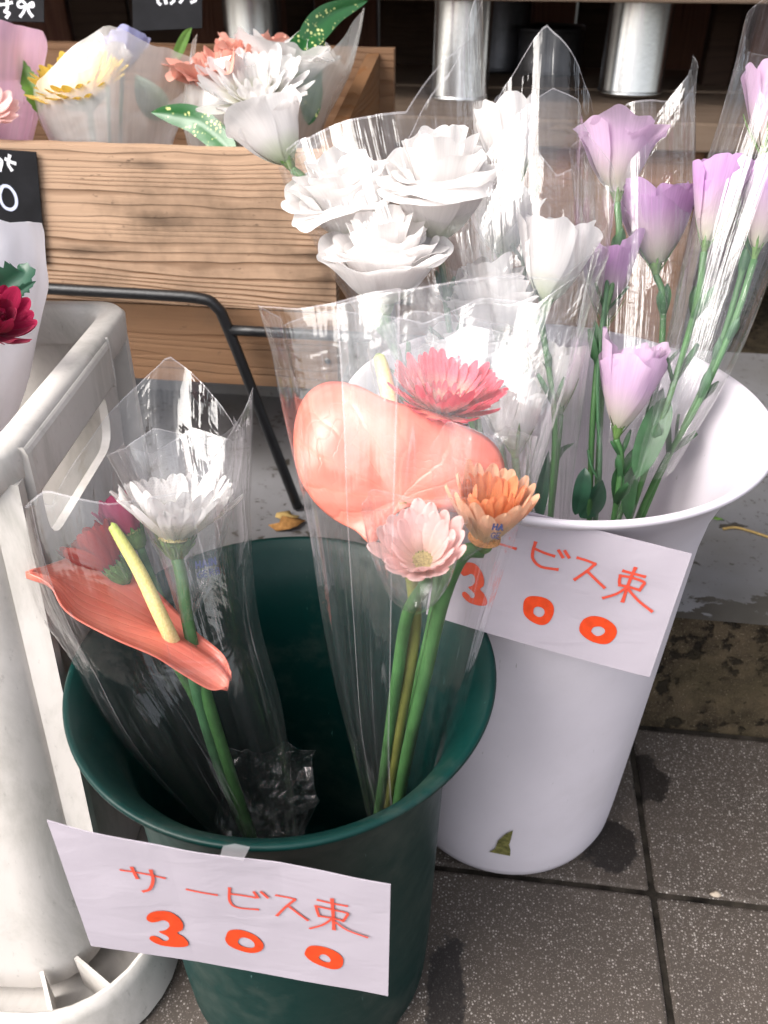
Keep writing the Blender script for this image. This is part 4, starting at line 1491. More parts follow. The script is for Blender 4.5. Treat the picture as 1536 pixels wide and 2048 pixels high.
film('flower_sleeve', [(366, 1245, 384, 1240, .548, .004), (322, 1120, 436, 1112, .546, .02), (258, 980, 472, 955, .546, .036), (205, 870, 478, 815, .546, .045)],
     bumpcut(0.86, (1.5, 1.0, .8), (0.0, .97, .5), (2.8, .95, .6), (4.7, .93, .5)), M_sleeve, 'dotted clear sleeve around the white gerbera', 'flower sleeve', seed=21, nfac=16, amp=0.09, nth=90, ns=20, crk=0.001)
gerbera('red gerbera peeking out above the coral anthurium', P(232, 1140, .562), U_ * .68 - R_ * .58 - F_ * .15, PX(118, .562), 48, M_gred, M_gred, 16, seed=5, stem=[P(270, 1200, .58), P(400, 1420, .60), P(500, 1690, .65)], inner_ring=False, stem_r=.003)
gerbera('rose pink flower half hidden behind the white gerbera', P(268, 1072, .575), U_ * .80 - R_ * .45, PX(100, .575), 56, M_gros, M_gros, 16, seed=6, stem=[P(310, 1170, .59), P(420, 1420, .61), P(510, 1690, .65)], inner_ring=False, stem_r=.003)
tail_w = bpy.data.objects['film_wrap']


def tail_fn(u, v):
    x, y = 430 + 190 * u, 1700 - 200 * v
    k = Vector((u * 3.3, v * 3.0, 2.0))
    dd = 0.612 + 0.035 * v + 0.016 * abs(noise.noise(k * 1.5)) + 0.012 * noise.noise(k * 3.1)
    return P(x + 30 * noise.noise(k + Vector((9, 0, 0))), y + 40 * noise.noise(k + Vector((0, 7, 0))), dd)


v_, f_, u_ = grid(tail_fn, 22, 22)
mesh_obj('crumpled_tail', v_, f_, M_film2, tail_w, False, u_)
an = empty('anthurium', P(420, 1340, .53), 'coral anthurium lying sideways with its yellow green spadix', 'anthurium')
near = [P(52, 1143, .515), P(98, 1168, .508), P(135, 1225, .505), P(225, 1276, .508), P(310, 1313, .515), P(362, 1346, .522), P(420, 1379, .530), P(452, 1374, .534)]
midr = [P(55, 1142, .516), P(112, 1160, .522), P(165, 1205, .528), P(235, 1235, .535), P(312, 1262, .54), P(372, 1292, .54), P(430, 1330, .54), P(459, 1362, .536)]
far = [P(60, 1140, .517), P(118, 1122, .540), P(182, 1098, .560), P(265, 1138, .572), P(345, 1214, .570), P(388, 1260, .562), P(444, 1306, .552), P(462, 1345, .54)]
qn = [a.lerp(b, .5) + U_ * -.004 for a, b in zip(near, midr)]
qf = [a.lerp(b, .5) + U_ * -.003 + F_ * .003 for a, b in zip(far, midr)]
V, Fc, U = rails([near, qn, midr, qf, far], 20, 40)
mesh_obj('spathe', V, Fc, M_spathe, an, True, U, 0.0009)
tube_obj('spadix', [P(352, 1296, .548), P(342, 1275, .540), P(318, 1225, .534), P(280, 1145, .53), P(245, 1085, .528), P(226, 1054, .528), P(223, 1050, .528)], [.0046, .0048, .0047, .0043, .0037, .0030, .0010], M_spadix, an, 14, 44)
tube_obj('stem', [P(380, 1300, .546), P(400, 1400, .575), P(440, 1530, .61), P(500, 1680, .655), P(530, 1750, .68)], [.0050, .0048, .0045], M_stem_dk, an, 10)

# ================================================================= green bucket, right bouquet
film('film_wrap', [(740, 1650, 850, 1625, .625, .02), (690, 1450, 915, 1450, .565, .035), (652, 1240, 978, 1240, .515, .044), (602, 960, 1072, 960, .480, .050), (562, 760, 1150, 740, .475, .055), (532, 640, 1205, 560, .475, .058), (520, 560, 1225, 480, .475, .06)],
     bumpcut(0.80, (3.25, .88, .6), (2.2, .93, .8), (0.1, 1.0, .9), (1.2, .9, .6), (4.9, .68, .01)), M_film, 'clear film wrap around the anthurium and three gerberas', seed=14, nfac=13, start=4.0)
an = empty('anthurium', P(810, 1000, .485), 'large coral anthurium spathe seen from behind in the right bouquet', 'anthurium')
ol = [(1000, 985), (1008, 930), (985, 885), (930, 852), (855, 822), (775, 800), (715, 772), (660, 764), (618, 785), (594, 830), (588, 890), (598, 950), (628, 1002), (668, 1038), (712, 1062), (742, 1088), (765, 1065), (795, 1025), (830, 1012), (880, 1022), (930, 1022), (975, 1010)]
oc = (800, 1000)


def spathe_fn(u, v):
    k = len(ol)
    x = u * k
    i = int(x) % k
    f = x - int(x)
    pl = [Vector((a, b, 0)) for a, b in ol]
    p0, p1, p2, p3 = pl[i - 1], pl[i], pl[(i + 1) % k], pl[(i + 2) % k]
    e = 0.5 * ((2 * p1) + (p2 - p0) * f + (2 * p0 - 5 * p1 + 4 * p2 - p3) * f * f + (3 * p1 - p0 - 3 * p2 + p3) * f ** 3)
    c = Vector((*oc, 0))
    q = c.lerp(e, v)
    an_ = math.atan2(e.y - c.y, e.x - c.x)
    ln = (q - c).length / 300
    nz = noise.noise(Vector((q.x * .009, q.y * .009, 3.1)))
    veins = 0.0015 * (0.6 + nz) * math.cos(an_ * 7 + 2.4 * ln + 2.2 * nz) * math.sin(PI * min(1, v * 1.0)) * min(1, ln * 3)
    d = 0.484 + 0.036 * (800 - q.x) / 220 * 0.15 - 0.017 * math.sin(PI * v * 0.62) * ln * 1.1 + 0.022 * (v ** 5) * max(0, -(e.y - c.y) / 240) + 0.008 * v ** 3 * max(0, (c.x - e.x) / 220) + 0.006 * v ** 2 * noise.noise(Vector((an_ * 1.6, 1, 4))) + 0.012 * v ** 3 * max(0, (e.x - c.x) / 200) + veins
    return P(q.x, q.y, d)


V, Fc, U = grid(spathe_fn, 88, 26, True)
mesh_obj('spathe', V, Fc, M_spathe, an, True, U, 0.0009)
tube_obj('spadix', [P(795, 870, .505), P(780, 800, .51), P(766, 740, .512), P(758, 714, .513), P(757, 711, .513)], [.0052, .005, .0044, .0036, .001], M_spadix, an, 14, 30)
tube_obj('stem', [P(806, 1002, .486), P(815, 1100, .495), P(830, 1250, .515), P(800, 1450, .57), P(770, 1640, .66)], [.0038, .004, .0042], M_stem_ol, an, 10)
gerbera('deep pink gerbera behind the large anthurium spathe', P(885, 825, .515), U_ * .80 - F_ * .62 + R_ * .10, PX(140, .515), 22, M_gpk, M_gpk, 24, disc=M_disc_or, stem=[P(880, 950, .525), P(870, 1200, .535), P(800, 1500, .60), P(760, 1660, .67)], seed=8, stem_r=.003, layers=((1.0, 0), (0.93, 8), (0.72, 18)))
gerbera('orange gerbera with pale outer petals, upright in the right bouquet', P(968, 1080, .477), U_ * .80 + R_ * .08 - F_ * .58, PX(168, .477), 60, M_gor, M_gor2, 19, disc=M_disc_or, stem=[P(925, 1110, .480), P(885, 1200, .495), P(850, 1350, .535), P(812, 1520, .59), P(790, 1650, .66)], seed=9, stem_r=.0045, curl=.0, inner_ring=False, width=PX(38, .477), cs=.62)
gerbera('pale pink gerbera with olive eye in a dotted sleeve', P(846, 1126, .456), U_ * .50 - F_ * .84 - R_ * .10, PX(134, .452), 50, M_gpal, M_gpal, 17, stem=[P(850, 1170, .475), P(815, 1230, .50), P(795, 1350, .535), P(775, 1500, .59), P(755, 1640, .66)], seed=10, stem_r=.004, layers=((1.0, 0), (.9, 7)), dr=.26, disc_h=.3, curl=-.02, width=PX(37, .452), cs=.6, inner_ring=False, incup=.05)
film('flower_sleeve', [(820, 1222, 850, 1220, .458, .004), (772, 1182, 900, 1150, .452, .022), (735, 1085, 926, 1058, .448, .034), (712, 985, 938, 960, .448, .04)],
     bumpcut(0.88, (4.0, 1.0, .8), (1.0, 1.0, .8)), M_sleeve, 'dotted clear sleeve around the pale pink gerbera', 'flower sleeve', seed=24, nfac=11, amp=0.07, nth=80, ns=20, crk=0.001)
film('flower_sleeve', [(905, 1125, 930, 1120, .48, .004), (868, 1060, 1025, 1045, .477, .02), (858, 960, 1055, 940, .477, .03), (850, 860, 1075, 830, .478, .036)],
     bumpcut(0.86, (4.0, 1.0, .8), (1.0, 1.0, .8)), M_sleeve, 'dotted clear sleeve around the orange gerbera', 'flower sleeve', seed=25, nfac=11, amp=0.07, nth=80, ns=20, crk=0.001)
film('flower_sleeve', [(870, 990, 895, 985, .525, .004), (800, 900, 1000, 890, .52, .024), (745, 760, 1040, 740, .517, .036), (720, 640, 1060, 610, .518, .042)],
     bumpcut(0.85, (4.3, .93, .8), (1.2, 1.0, 1.0)), M_sleeve, 'dotted clear sleeve around the deep pink gerbera', 'flower sleeve', seed=26, nfac=12, amp=0.08, nth=80, ns=20, crk=0.001)

# ================================================================= white bucket: lisianthus
WS = 'white lisianthus in the white bucket'


def deep(x, y, d=0.72): return P(x, y, d)


fl_white = [
    ('big ruffled white lisianthus, fully open, on a bare green stem', (878, 478, .640), (-.02, .84, -.55), 225, 138, .75, 5, 31, [(888, 560, .648), (898, 650, .655), (920, 760, .66), (960, 900, .67), (1010, 1060, .70)]),
    ('ruffled white lisianthus in front of the wooden box corner', (712, 478, .665), (-.24, .80, -.56), 190, 128, .75, 5, 32, [(735, 560, .67), (800, 720, .675), (900, 900, .69), (1000, 1060, .71)]),
    ('white lisianthus directly below the two big ruffled blooms', (772, 606, .635), (-.05, .82, -.56), 190, 142, .7, 5, 33, [(790, 700, .645), (860, 850, .66), (980, 1060, .70)]),
    ('upright white lisianthus cup standing highest by the shelf', (1030, 368, .70), (-.12, .98, -.12), 168, 60, .0, 3, 34, [(1040, 420, .70), (1048, 520, .70), (1052, 700, .69), (1060, 1050, .70)]),
    ('pale white lisianthus below the upright white cup', (1005, 512, .715), (0, .97, -.2), 130, 76, .3, 3, 35, [(1010, 700, .71), (1040, 1050, .71)]),
    ('white lisianthus cup beside the lilac ones, green base showing', (1092, 606, .645), (.12, .97, -.2), 170, 78, .15, 3, 36, [(1084, 650, .65), (1098, 740, .655), (1110, 860, .66), (1100, 1050, .69)]),
    ('broad white lisianthus under film streaks left of the white cup', (985, 690, .665), (-.1, .95, -.3), 175, 100, .45, 4, 37, [(990, 800, .67), (1030, 1060, .69)]),
    ('low white lisianthus behind the deep pink gerbera', (945, 765, .675), (-.2, .95, -.3), 140, 100, .5, 3, 38, [(960, 860, .68), (1010, 1060, .70)]),
    ('small white lisianthus low beside the thin stems', (1120, 815, .68), (-.1, .97, -.2), 140, 56, .2, 3, 39, [(1115, 900, .68), (1100, 1050, .70)]),
    ('low pale lisianthus tucked above the orange gerbera', (1030, 900, .665), (-.1, .97, -.2), 150, 70, .25, 3, 40, [(1040, 980, .67), (1060, 1060, .69)]),
]
for lab, c, u, h, R, op, ly, sd_, stm in fl_white:
    d = c[2]
    ruffle(lab, P(*c), R_ * u[0] + U_ * u[1] + F_ * u[2], PX(h, d), PX(R, d) * (1.0 / (1 + .45 * op)), op, ly, M_lisw, sd_, [P(*s) for s in stm], group='white lisianthus stems', ruf=0.6 if op > .4 else 1.0, stack=op > .4, step=.15 if op > .4 else .22, spread=1.3 if op > .4 else 1.0)
ruffle('white lisianthus bud leaning over the wooden box edge', P(578, 326, .66), -R_ * .50 + U_ * .84 - F_ * .1, PX(142, .66), PX(70, .66), .42, 4, M_lisw, 55, [P(612, 362, .66), P(650, 420, .66), P(690, 480, .665), P(740, 590, .67), P(820, 760, .68), P(990, 1060, .70)], stem_r=.003, group='white lisianthus stems', ruf=1.0, spread=1.05, np_=4)

fl_lil = [
    ('pink lilac lisianthus, wide ruffled cup against the shelf edge', (1235, 388, .66), (-.02, .97, -.22), 158, 84, .35, 4, 61, M_lisp2, [(1238, 470, .662), (1226, 560, .665), (1200, 680, .67), (1185, 850, .675), (1178, 1060, .70)]),
    ('deeper lilac lisianthus with one petal bent sideways', (1312, 530, .68), (-.05, .97, -.2), 172, 82, .25, 4, 62, M_lisp, [(1326, 600, .68), (1318, 740, .685), (1280, 900, .69), (1230, 1060, .70)]),
    ('narrow lilac lisianthus behind the white cup', (1212, 640, .685), (.02, .97, -.2), 170, 54, .05, 3, 63, M_lisp, [(1205, 760, .69), (1190, 1060, .70)]),
    ('lilac lisianthus lowest in the bucket, just over the rim', (1236, 858, .655), (.12, .96, -.25), 186, 66, .1, 4, 64, M_lisp2, [(1242, 920, .66), (1232, 1010, .67), (1215, 1110, .71)]),
    ('lilac lisianthus inside the slanting film tube', (1412, 486, .625), (.14, .96, -.2), 165, 52, .05, 3, 65, M_lisp, [(1395, 600, .63), (1350, 760, .64), (1285, 960, .67), (1235, 1110, .72)]),
    ('lilac lisianthus half outside the slanting film tube', (1512, 500, .635), (.1, .96, -.2), 175, 54, .1, 3, 66, M_lisp, [(1470, 640, .64), (1400, 800, .65), (1310, 960, .675), (1245, 1110, .72)]),
    ('pale pink lilac lisianthus at the top of the slanting tube', (1530, 300, .64), (.05, .97, -.2), 185, 58, .15, 3, 67, M_lisp2, [(1500, 480, .645), (1430, 720, .65), (1320, 950, .675), (1255, 1110, .72)]),
]
for lab, c, u, h, R, op, ly, sd_, mm, stm in fl_lil:
    d = c[2]
    ruffle(lab, P(*c), R_ * u[0] + U_ * u[1] + F_ * u[2], PX(h, d), PX(R, d) * (1.0 / (1 + .45 * (op + .1))), op + .1, ly, mm, sd_, [P(*s) for s in stm], group='lilac lisianthus stems', ruf=1.05, spread=1.1)

film('film_wrap', [(960, 1080, 1080, 1080, .71, .02), (880, 860, 1050, 860, .675, .045), (760, 680, 1010, 680, .66, .055), (650, 500, 985, 500, .66, .06), (575, 330, 978, 300, .67, .064), (548, 160, 972, 130, .69, .068), (540, 10, 965, -60, .70, .07)],
     bumpcut(0.66, (3.1, .68, .5), (2.2, .80, .9), (0.3, 1.0, 1.7), (4.6, .45, .01)), M_film2, 'tall clear film wrap around the big ruffled white lisianthus', seed=41, nfac=13, start=3.3)
film('film_wrap', [(1040, 1070, 1130, 1070, .70, .02), (990, 880, 1150, 880, .665, .035), (930, 690, 1175, 690, .64, .048), (880, 520, 1205, 480, .635, .055), (860, 400, 1225, 330, .64, .058), (850, 300, 1230, 250, .645, .06)],
     bumpcut(0.60, (4.9, .98, 1.5), (1.4, .8, .8), (3.1, .62, .5), (0.0, .66, .5)), M_film2, 'clear film wrap with a pointed tip around the white cup', seed=42, nfac=12, start=1.0)
film('film_wrap', [(1020, 1060, 1130, 1060, .715, .02), (960, 800, 1150, 800, .715, .05), (935, 500, 1185, 500, .72, .06), (935, 300, 1185, 280, .73, .065), (940, 60, 1195, 60, .74, .07)],
     bumpcut(0.74, (1.9, .97, 1.0), (4.7, .90, 1.1)), M_film, 'clear film wrap behind, around the upright white cup', seed=43, nfac=12, start=2.0)
film('film_wrap', [(1165, 1070, 1270, 1070, .71, .02), (1165, 800, 1340, 800, .69, .04), (1160, 560, 1375, 560, .69, .05), (1150, 380, 1388, 370, .69, .055), (1142, 220, 1396, 200, .70, .058), (1140, 90, 1402, 70, .70, .06)],
     bumpcut(0.70, (0.25, .97, 1.3), (3.0, .72, .4)), M_film2, 'clear film wrap around the lilac lisianthus by the shelf', seed=44, nfac=14, start=2.5)
film('film_wrap', [(1268, 960, 1336, 945, .655, .012), (1320, 760, 1440, 765, .64, .032), (1365, 540, 1530, 540, .63, .042), (1425, 300, 1640, 300, .63, .05), (1485, 90, 1740, 90, .635, .055), (1500, 20, 1760, 20, .635, .056)],
     bumpcut(0.93, (3.6, 1.0, .7)), M_film2, 'slanting clear film tube of lilac lisianthus at the bucket edge', seed=45, nfac=13, start=1.2)

for lab, mid, wd, mm in [
    ('folded green leaf caught in the end of the slanting tube', [(1335, 795, .648), (1312, 850, .650), (1285, 920, .652), (1272, 958, .655)], 56, M_leaf),
    ('dark leaf low inside the white bucket', [(1150, 1030, .69), (1162, 990, .675), (1168, 955, .67), (1170, 935, .67)], 34, M_leaf_dk),
    ('narrow leaf on thin stem among the lilac lisianthus', [(1186, 720, .67), (1192, 680, .668), (1190, 640, .667)], 24, M_leaf),
    ('broad dark leaf at the foot of the lilac stems', [(1160, 1035, .70), (1190, 1000, .69), (1205, 960, .68)], 44, M_leaf_dk),
    ('curving grass leaf over the bucket wall', [(1085, 1035, .70), (1095, 960, .69), (1120, 905, .685), (1150, 885, .685)], 16, M_leaf),
    ('dark narrow leaf at the left bucket wall', [(1078, 1040, .69), (1084, 980, .685), (1098, 900, .68)], 26, M_leaf_dk),
    ('long green leaf behind the tape mark', [(1255, 1040, .68), (1262, 960, .675), (1300, 840, .67)], 30, M_leaf),
]:
    leaf('loose_leaf', mid, wd, mm, lab, 'leaf', fold=.3)
tp_ = empty('bare_stem', P(1180, 1060, .69), 'thin bare green stem standing among the lilac lisianthus', 'stem')
tube_obj('stalk', [P(1190, 1060, .70), P(1200, 920, .68), P(1195, 760, .67), P(1215, 560, .665)], .002, M_stem_dk, tp_, 8)
tube_obj('twig', [P(1196, 960, .682), P(1182, 930, .68), P(1176, 900, .68)], .0012, M_stem_dk, tp_, 6)

# print on the sleeves
STROKE = {'H': [[(0, 0), (0, 1)], [(.6, 0), (.6, 1)], [(0, .5), (.6, .5)]], 'A': [[(0, 1), (.33, 0), (.66, 1)], [(.14, .62), (.52, .62)]], 'I': [[(.1, 0), (.1, 1)]],
          'N': [[(0, 1), (0, 0)], [(0, 0), (.6, 1)], [(.6, 1), (.6, 0)]], 'G': [[(.7, .15), (.4, 0), (.08, .25), (.05, .7), (.4, 1), (.72, .85), (.72, .55)], [(.72, .55), (.45, .55)]],
          'E': [[(0, 0), (0, 1)], [(0, 0), (.5, 0)], [(0, .5), (.42, .5)], [(0, 1), (.5, 1)]], 'R': [[(0, 1), (0, 0), (.5, .08), (.5, .42), (0, .5)], [(.2, .5), (.58, 1)]],
          'B': [[(0, 0), (0, 1)], [(0, 0), (.45, .1), (.42, .42), (0, .48)], [(0, .48), (.55, .6), (.5, .92), (0, 1)]]}


def sleeve_print(parent, words, org, dx, dy, d):
    """print words on the sleeve: org px, dx/dy px vectors of one em across and down"""
    def surf(u, v):
        return P(org[0] + dx[0] * u + dy[0] * v, org[1] + dx[1] * u + dy[1] * v, d - 0.010 * 0), -F_
    for row, (word, wd) in enumerate(words):
        x = 0.0
        for ch in word:
            sts = [([(x + a, b + row * 1.55) for a, b in s], wd) for s in STROKE[ch]]
            V, Fc = [], []
            for k, (poly, w_) in enumerate(sts):
                pts = [surf(*p) for p in poly]
                for i in range(len(pts) - 1):
                    v, f = ribbon([poly[i], poly[i + 1]], w_, surf, 0.0002 + 0.00002 * k)
                    b = len(V)
                    V += v
                    Fc += [tuple(j + b for j in q) for q in f]
            mesh_obj('printed_letter', V, Fc, M_print, parent, False)
            x += {'I': .45, 'A': .95}.get(ch, .95)


sl = [o for o in bpy.data.objects if o.name.startswith('flower_sleeve')]
sl.sort(key=lambda o: o.name)
sleeve_print(sl[0], [('HAIN', .0009), ('GERB', .00045)], (392, 1124), (13, -3), (1.5, 13), .520)
sleeve_print(sl[2], [('HA', .0008), ('GE', .0004)], (988, 1048), (12, 1), (-3, 11), .440)

# ================================================================= crate bouquet: white paper and magenta flower
wr = empty('paper_bouquet', P(0, 650, .62), 'white paper cone standing in the grey crate', 'paper wrap')
ringsp = [(-150, 900, 5, 890, .64, .03), (-160, 740, 52, 740, .63, .045), (-170, 600, 80, 590, .625, .052), (-180, 500, 86, 490, .625, .055), (-180, 400, 60, 400, .625, .055)]
pf = film('wrap_sheet', ringsp, bumpcut(0.80, (1.0, 1.0, 1.6)), M_wpaper, None, None, seed=71, nfac=8, nth=70, ns=20, start=4.2, overlap=.3, amp=.04)
pf.parent = wr
pf.matrix_parent_inverse = Matrix.Translation(-wr.location)
for kk in ('label', 'category'):
    if kk in pf: del pf[kk]
gerbera('magenta chrysanthemum against white paper in the grey crate', P(-20, 665, .562), U_ * .35 - F_ * .55 + R_ * .55, PX(96, .562), 30, M_gmag, M_gmag, 16, seed=72, cat='chrysanthemum', name='chrysanthemum', layers=((1, 0), (.85, 22), (.65, 42), (.5, 58)), inner_ring=False, width=PX(34, .562), curl=.35, dr=.12, sepals=0, stem=[P(-30, 760, .58), P(-60, 900, .62)])
for mid, wd, lab in [([(-20, 600, .575), (10, 570, .572), (45, 545, .572), (38, 528, .575)], 66, 'dark lobed leaf above the magenta chrysanthemum'), ([(-10, 612, .57), (30, 588, .568), (72, 562, .57)], 26, 'narrow dark leaf pointing over the white paper'), ([(5, 612, .566), (30, 605, .565), (48, 598, .566)], 14, 'small leaf tip behind the magenta chrysanthemum')]:
    leaf('chrysanthemum_leaf', mid, wd, M_leaf_dk, lab, 'leaf', serr=.5)

# ================================================================= bouquets in the wooden box
film('pink_wrap', [(-150, 330, 40, 330, .93, .05), (-150, 240, 66, 240, .92, .06), (-150, 140, 80, 130, .92, .07), (-150, 40, 90, 50, .92, .075)], bumpcut(0.82, (0.2, 1.0, .8)), M_pinkfilm, 'pink translucent wrap around the pale pink flower in the box', seed=81, nfac=9, nth=80, ns=18)
gerbera('pale pink gerbera in the pink wrap', P(-28, 235, .865), -F_ * .75 + U_ * .45 + R_ * .35, PX(74, .865), 22, M_gpal, M_gpal, 16, seed=82, inner_ring=False, stem=[P(-40, 300, .92), P(-50, 380, .95)])
film('frosted_wrap', [(130, 330, 330, 330, .93, .045), (80, 240, 362, 225, .92, .06), (66, 150, 385, 130, .92, .07), (70, 80, 400, 60, .93, .075), (80, 20, 405, 10, .93, .078)],
     cuttab([(0, .52), (1.57, .45), (2.3, .62), (2.8, .50), (3.14, .34), (4.0, .36), (4.9, .51), (5.5, .46)]), M_frost, 'frosted film wrap veiling the yellow gerbera in the box', seed=83, nfac=8, nth=90, ns=20, amp=.05, start=2.6)
gerbera('yellow gerbera veiled by frosted film in the wooden box', P(168, 192, .905), -F_ * .75 + U_ * .62 - R_ * .15, PX(108, .905), 12, M_gyel, M_gyel, 22, seed=84, stem=[P(190, 300, .95), P(210, 380, .97)])
ruffle('small white and pale flower behind the yellow gerbera', P(215, 165, .965), U_ * .95 - F_ * .2, PX(72, .965), PX(46, .965), .3, 3, M_lisw, 85, [P(220, 300, .97)], cat='flower', name='filler_flower')
ruffle('pale blue flower at the tip of the frosted wrap', P(245, 140, .98), U_ * .95 + R_ * .1 - F_ * .1, PX(72, .98), PX(40, .98), .3, 3, M_blue, 86, [P(240, 300, .985)], cat='flower', name='filler_flower')
for mid, wd, mm, lab, sr in [([(80, 228, .905), (66, 180, .90), (50, 145, .90), (38, 112, .90)], 38, M_leaf_lt, 'bright green leaf at the edge of the pink wrap', .3),
                             ([(95, 200, .93), (88, 165, .93), (78, 135, .93)], 18, M_leaf, 'narrow green leaf between pink and frosted wraps', .2),
                             ([(330, 240, .95), (310, 210, .95), (290, 180, .95), (272, 150, .95)], 60, M_leaf, 'green leaf blurred behind the frosted film', 0),
                             ([(345, 130, .95), (358, 100, .95), (372, 70, .95), (384, 55, .95)], 20, M_leaf_lt, 'narrow light green leaf between the two wraps', 0)]:
    leaf('bouquet_leaf', mid, wd, mm, lab, 'leaf', serr=sr)
film('frosted_wrap', [(385, 330, 620, 330, .93, .04), (368, 240, 655, 230, .915, .055), (380, 150, 695, 140, .915, .065), (400, 60, 722, 40, .92, .07), (405, -20, 730, -20, .92, .072)],
     bumpcut(0.42, (1.4, 1.0, 1.2), (0.15, .90, .9), (3.2, .72, .6)), M_frostc, 'half clear film wrap around carnation and white gerbera in the box', seed=87, nfac=10, nth=100, ns=22, amp=.06, start=4.0)
ruffle('peach carnation with fringed petals in the wooden box', P(450, 190, .905), U_ * .75 - F_ * .6 - R_ * .2, PX(85, .905), PX(72, .905), .5, 5, M_carn, 88, [P(480, 320, .93)], cat='carnation', name='carnation', np_=7, ruf=2.2, sep=False, step=.16)
ruffle('peach carnation bloom behind the white gerbera', P(505, 150, .93), U_ * .85 - F_ * .5, PX(75, .93), PX(55, .93), .5, 4, M_carn, 89, [P(500, 320, .945)], cat='carnation', name='carnation', np_=7, ruf=2.2, sep=False, step=.18)
ruffle('white lisianthus behind the white gerbera in the box', P(565, 195, .925), U_ * .85 - F_ * .45 + R_ * .1, PX(120, .925), PX(88, .925), .45, 4, M_lisw, 90, [P(540, 320, .94)], group=None)
gerbera('creamy white gerbera behind the lisianthus bud', P(512, 208, .862), -F_ * .82 + U_ * .52, PX(128, .862), 12, M_gw, M_gw, 20, seed=91, stem=[P(515, 320, .92), P(515, 400, .94)], layers=((1, 0), (.9, 10), (.7, 25), (.5, 45)))
for mid, wd, lab in [([(568, 190, .885), (590, 130, .885), (612, 80, .89), (622, 48, .895)], 58, 'upright speckled leaf beside the white gerbera'),
                     ([(600, 110, .89), (630, 60, .892), (670, 25, .895), (735, 2, .90)], 52, 'speckled leaf reaching up over the film edge'),
                     ([(618, 250, .89), (622, 200, .895), (628, 150, .90), (650, 75, .90)], 44, 'speckled leaf tucked behind the lisianthus bud'),
                     ([(470, 318, .845), (440, 280, .85), (390, 240, .86), (340, 228, .865), (302, 225, .87)], 54, 'speckled leaf drooping over the front board of the box')]:
    leaf('speckled_leaf', mid, wd, M_auc, lab, 'leaf', fold=.2)


# ------------------------------------------------------------------ black chalk cards
def chalk_card(cor, d, label, strokes, scale=0.0035, thick=0.0012):
    t, s = card('chalk_card', [P(x, y, dd) for (x, y), dd in zip(cor, d)], label, M_black, lambda u, v: 0.0, thick, 'small black chalk cards', 'chalk card', 6, 6, 0.0)
    h_ = homog(cor)
    for poly, wd, mm in strokes:
        glyph('chalk_mark', [([h_(*p) for p in poly], wd)], s, t, mm)
    return t


d3 = [(P(x, y, 1) - CAM) for x, y in ((0, 0),)]
c3 = [(-150, 288), (72, 304), (92, 528), (-140, 500)]


def dY(x, y, Y):
    v = F_ + R_ * ((x - 768) / FPX) - U_ * ((y - 1024) / FPX)
    return Y / v.y


chalk_card(c3, [dY(x, y, BF - 0.004) for x, y in c3], 'black chalk card with a round zero on the wooden box front', [
    ([(10, 316), (20, 321), (29, 324)], .0030, M_chalk), ([(18, 310), (15, 325), (22, 336)], .0030, M_chalk), ([(-8, 312), (2, 320), (-2, 336)], .0030, M_chalk),
    ([(0, 372), (6, 366), (18, 369), (29, 384), (31, 402), (22, 412), (8, 408), (0, 396), (-2, 382), (2, 369)], .0032, M_chalkb)])
c1 = [(-120, -70), (86, -70), (88, 44), (-115, 40)]
chalk_card(c1, [.93] * 4, 'black chalk card with a ribbon doodle over the pink wrap', [
    ([(0, 10), (12, 9), (22, 6)], .0030, M_chalk), ([(13, 2), (13, 18), (8, 24), (17, 27), (12, 35)], .0032, M_chalk),
    ([(52, 12), (44, 3), (35, 7), (38, 15), (52, 13), (64, 6), (66, 14), (52, 14)], .0028, M_chalk), ([(50, 15), (46, 25), (40, 33)], .0030, M_chalk), ([(54, 15), (58, 25), (64, 33)], .0030, M_chalk)])
c2 = [(262, -80), (404, -80), (404, 56), (266, 62)]
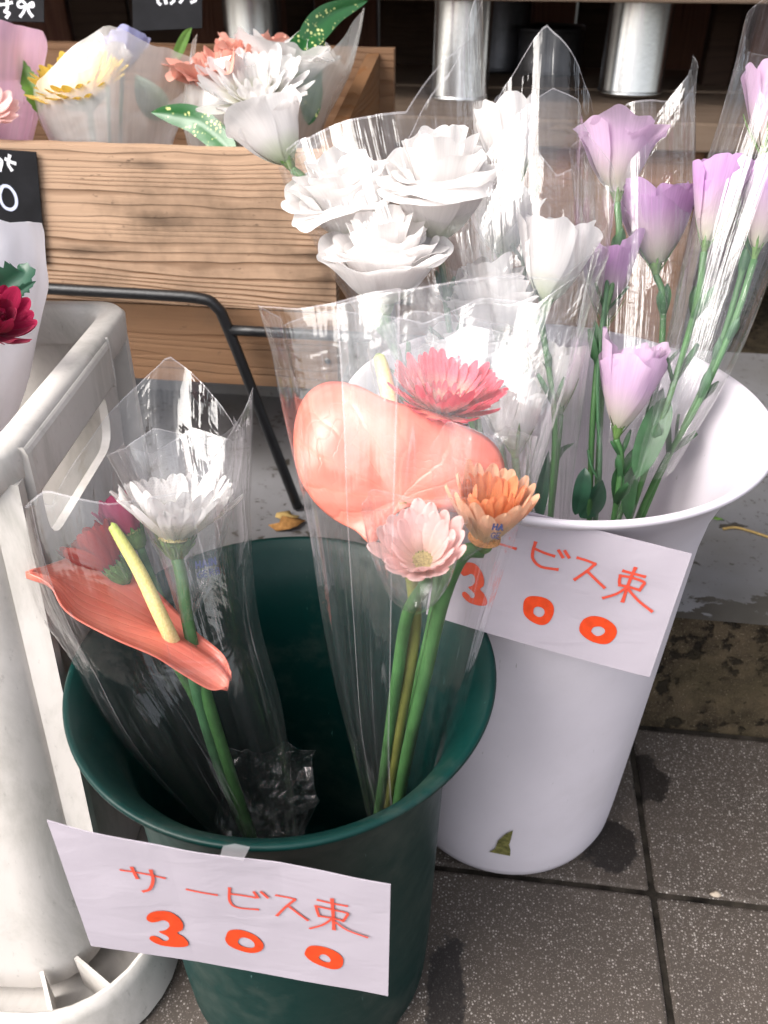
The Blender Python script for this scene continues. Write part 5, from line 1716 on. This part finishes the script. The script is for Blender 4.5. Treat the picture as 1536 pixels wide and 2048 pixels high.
chalk_card(c2, [1.0] * 4, 'black chalk card with cut off white writing behind the frosted wrap', [
    ([(316, -6), (318, 6), (322, 10)], .0030, M_chalk), ([(330, -6), (334, 8)], .0030, M_chalk), ([(342, -6), (350, 2), (344, 8)], .0030, M_chalk), ([(356, -6), (366, 0), (362, 6)], .0030, M_chalk), ([(388, -6), (392, 2), (384, 6)], .0030, M_chalk)])
for cx, yy, dd in ((80, 40, .932), (395, 50, 1.002)):
    pass

# ------------------------------------------------------------------ small debris
def flake(name, x, y, z, r, mm, label, cat, seed):
    c = PZ(x, y, z)
    rr = random.Random(seed)
    V = []
    for i in range(9):
        a = 2 * PI * i / 9
        k = r * rr.uniform(.5, 1.15)
        V.append(c + Vector((k * math.cos(a) * 1.5, k * math.sin(a), 0.0012 + rr.uniform(0, .3) * r)))
    V.append(c + Vector((0, 0, 0.0015 + r * .35)))
    o = mesh_obj(name, V, [(i, (i + 1) % 9, 9) for i in range(9)], mm, None, True, None, 0.0006)
    tag(o, label, cat)


M_dry = plain('dry_leaf', (0.36, 0.18, 0.06), 0.8, 0.1, 0.4, 200, 0.3, 300)
M_straw = plain('straw', (0.40, 0.27, 0.10), 0.7, 0.2, 0.2, 200, 0.1, 300)
flake('dry_leaf', 578, 1052, TZ, .016, M_dry, 'dry brown leaf on the step behind the green bucket', 'leaf', 1)
flake('dry_leaf', 572, 1035, TZ, .010, M_straw, 'pale curled leaf scrap beside the dry brown leaf', 'leaf', 2)
flake('petal_scrap', 1432, 1789, 0, .0042, plain('petal_scrap', (.42, .35, .28), .7, .2, .1, 100, 0), 'pale petal scrap in the paving joint', 'petal', 3)
flake('leaf_scrap', 1437, 1040, TZ, .0045, M_leaf_lt, 'tiny green leaf scrap on the grey step', 'leaf', 4)
flake('leaf_scrap', 1398, 1446, 0.004, .006, plain('orange_scrap', (.45, .2, .1), .8, .1, .2, 100, 0), 'orange scrap at the foot of the kerb', 'leaf', 5)
o = tube_obj('straw', [PZ(1446, 1058, TZ + .002), PZ(1470, 1055, TZ + .003), PZ(1500, 1062, TZ + .003), PZ(1560, 1082, TZ + .002)], .0016, M_straw, None, 6)
tag(o, 'curved yellow straw lying on the grey step', 'straw')
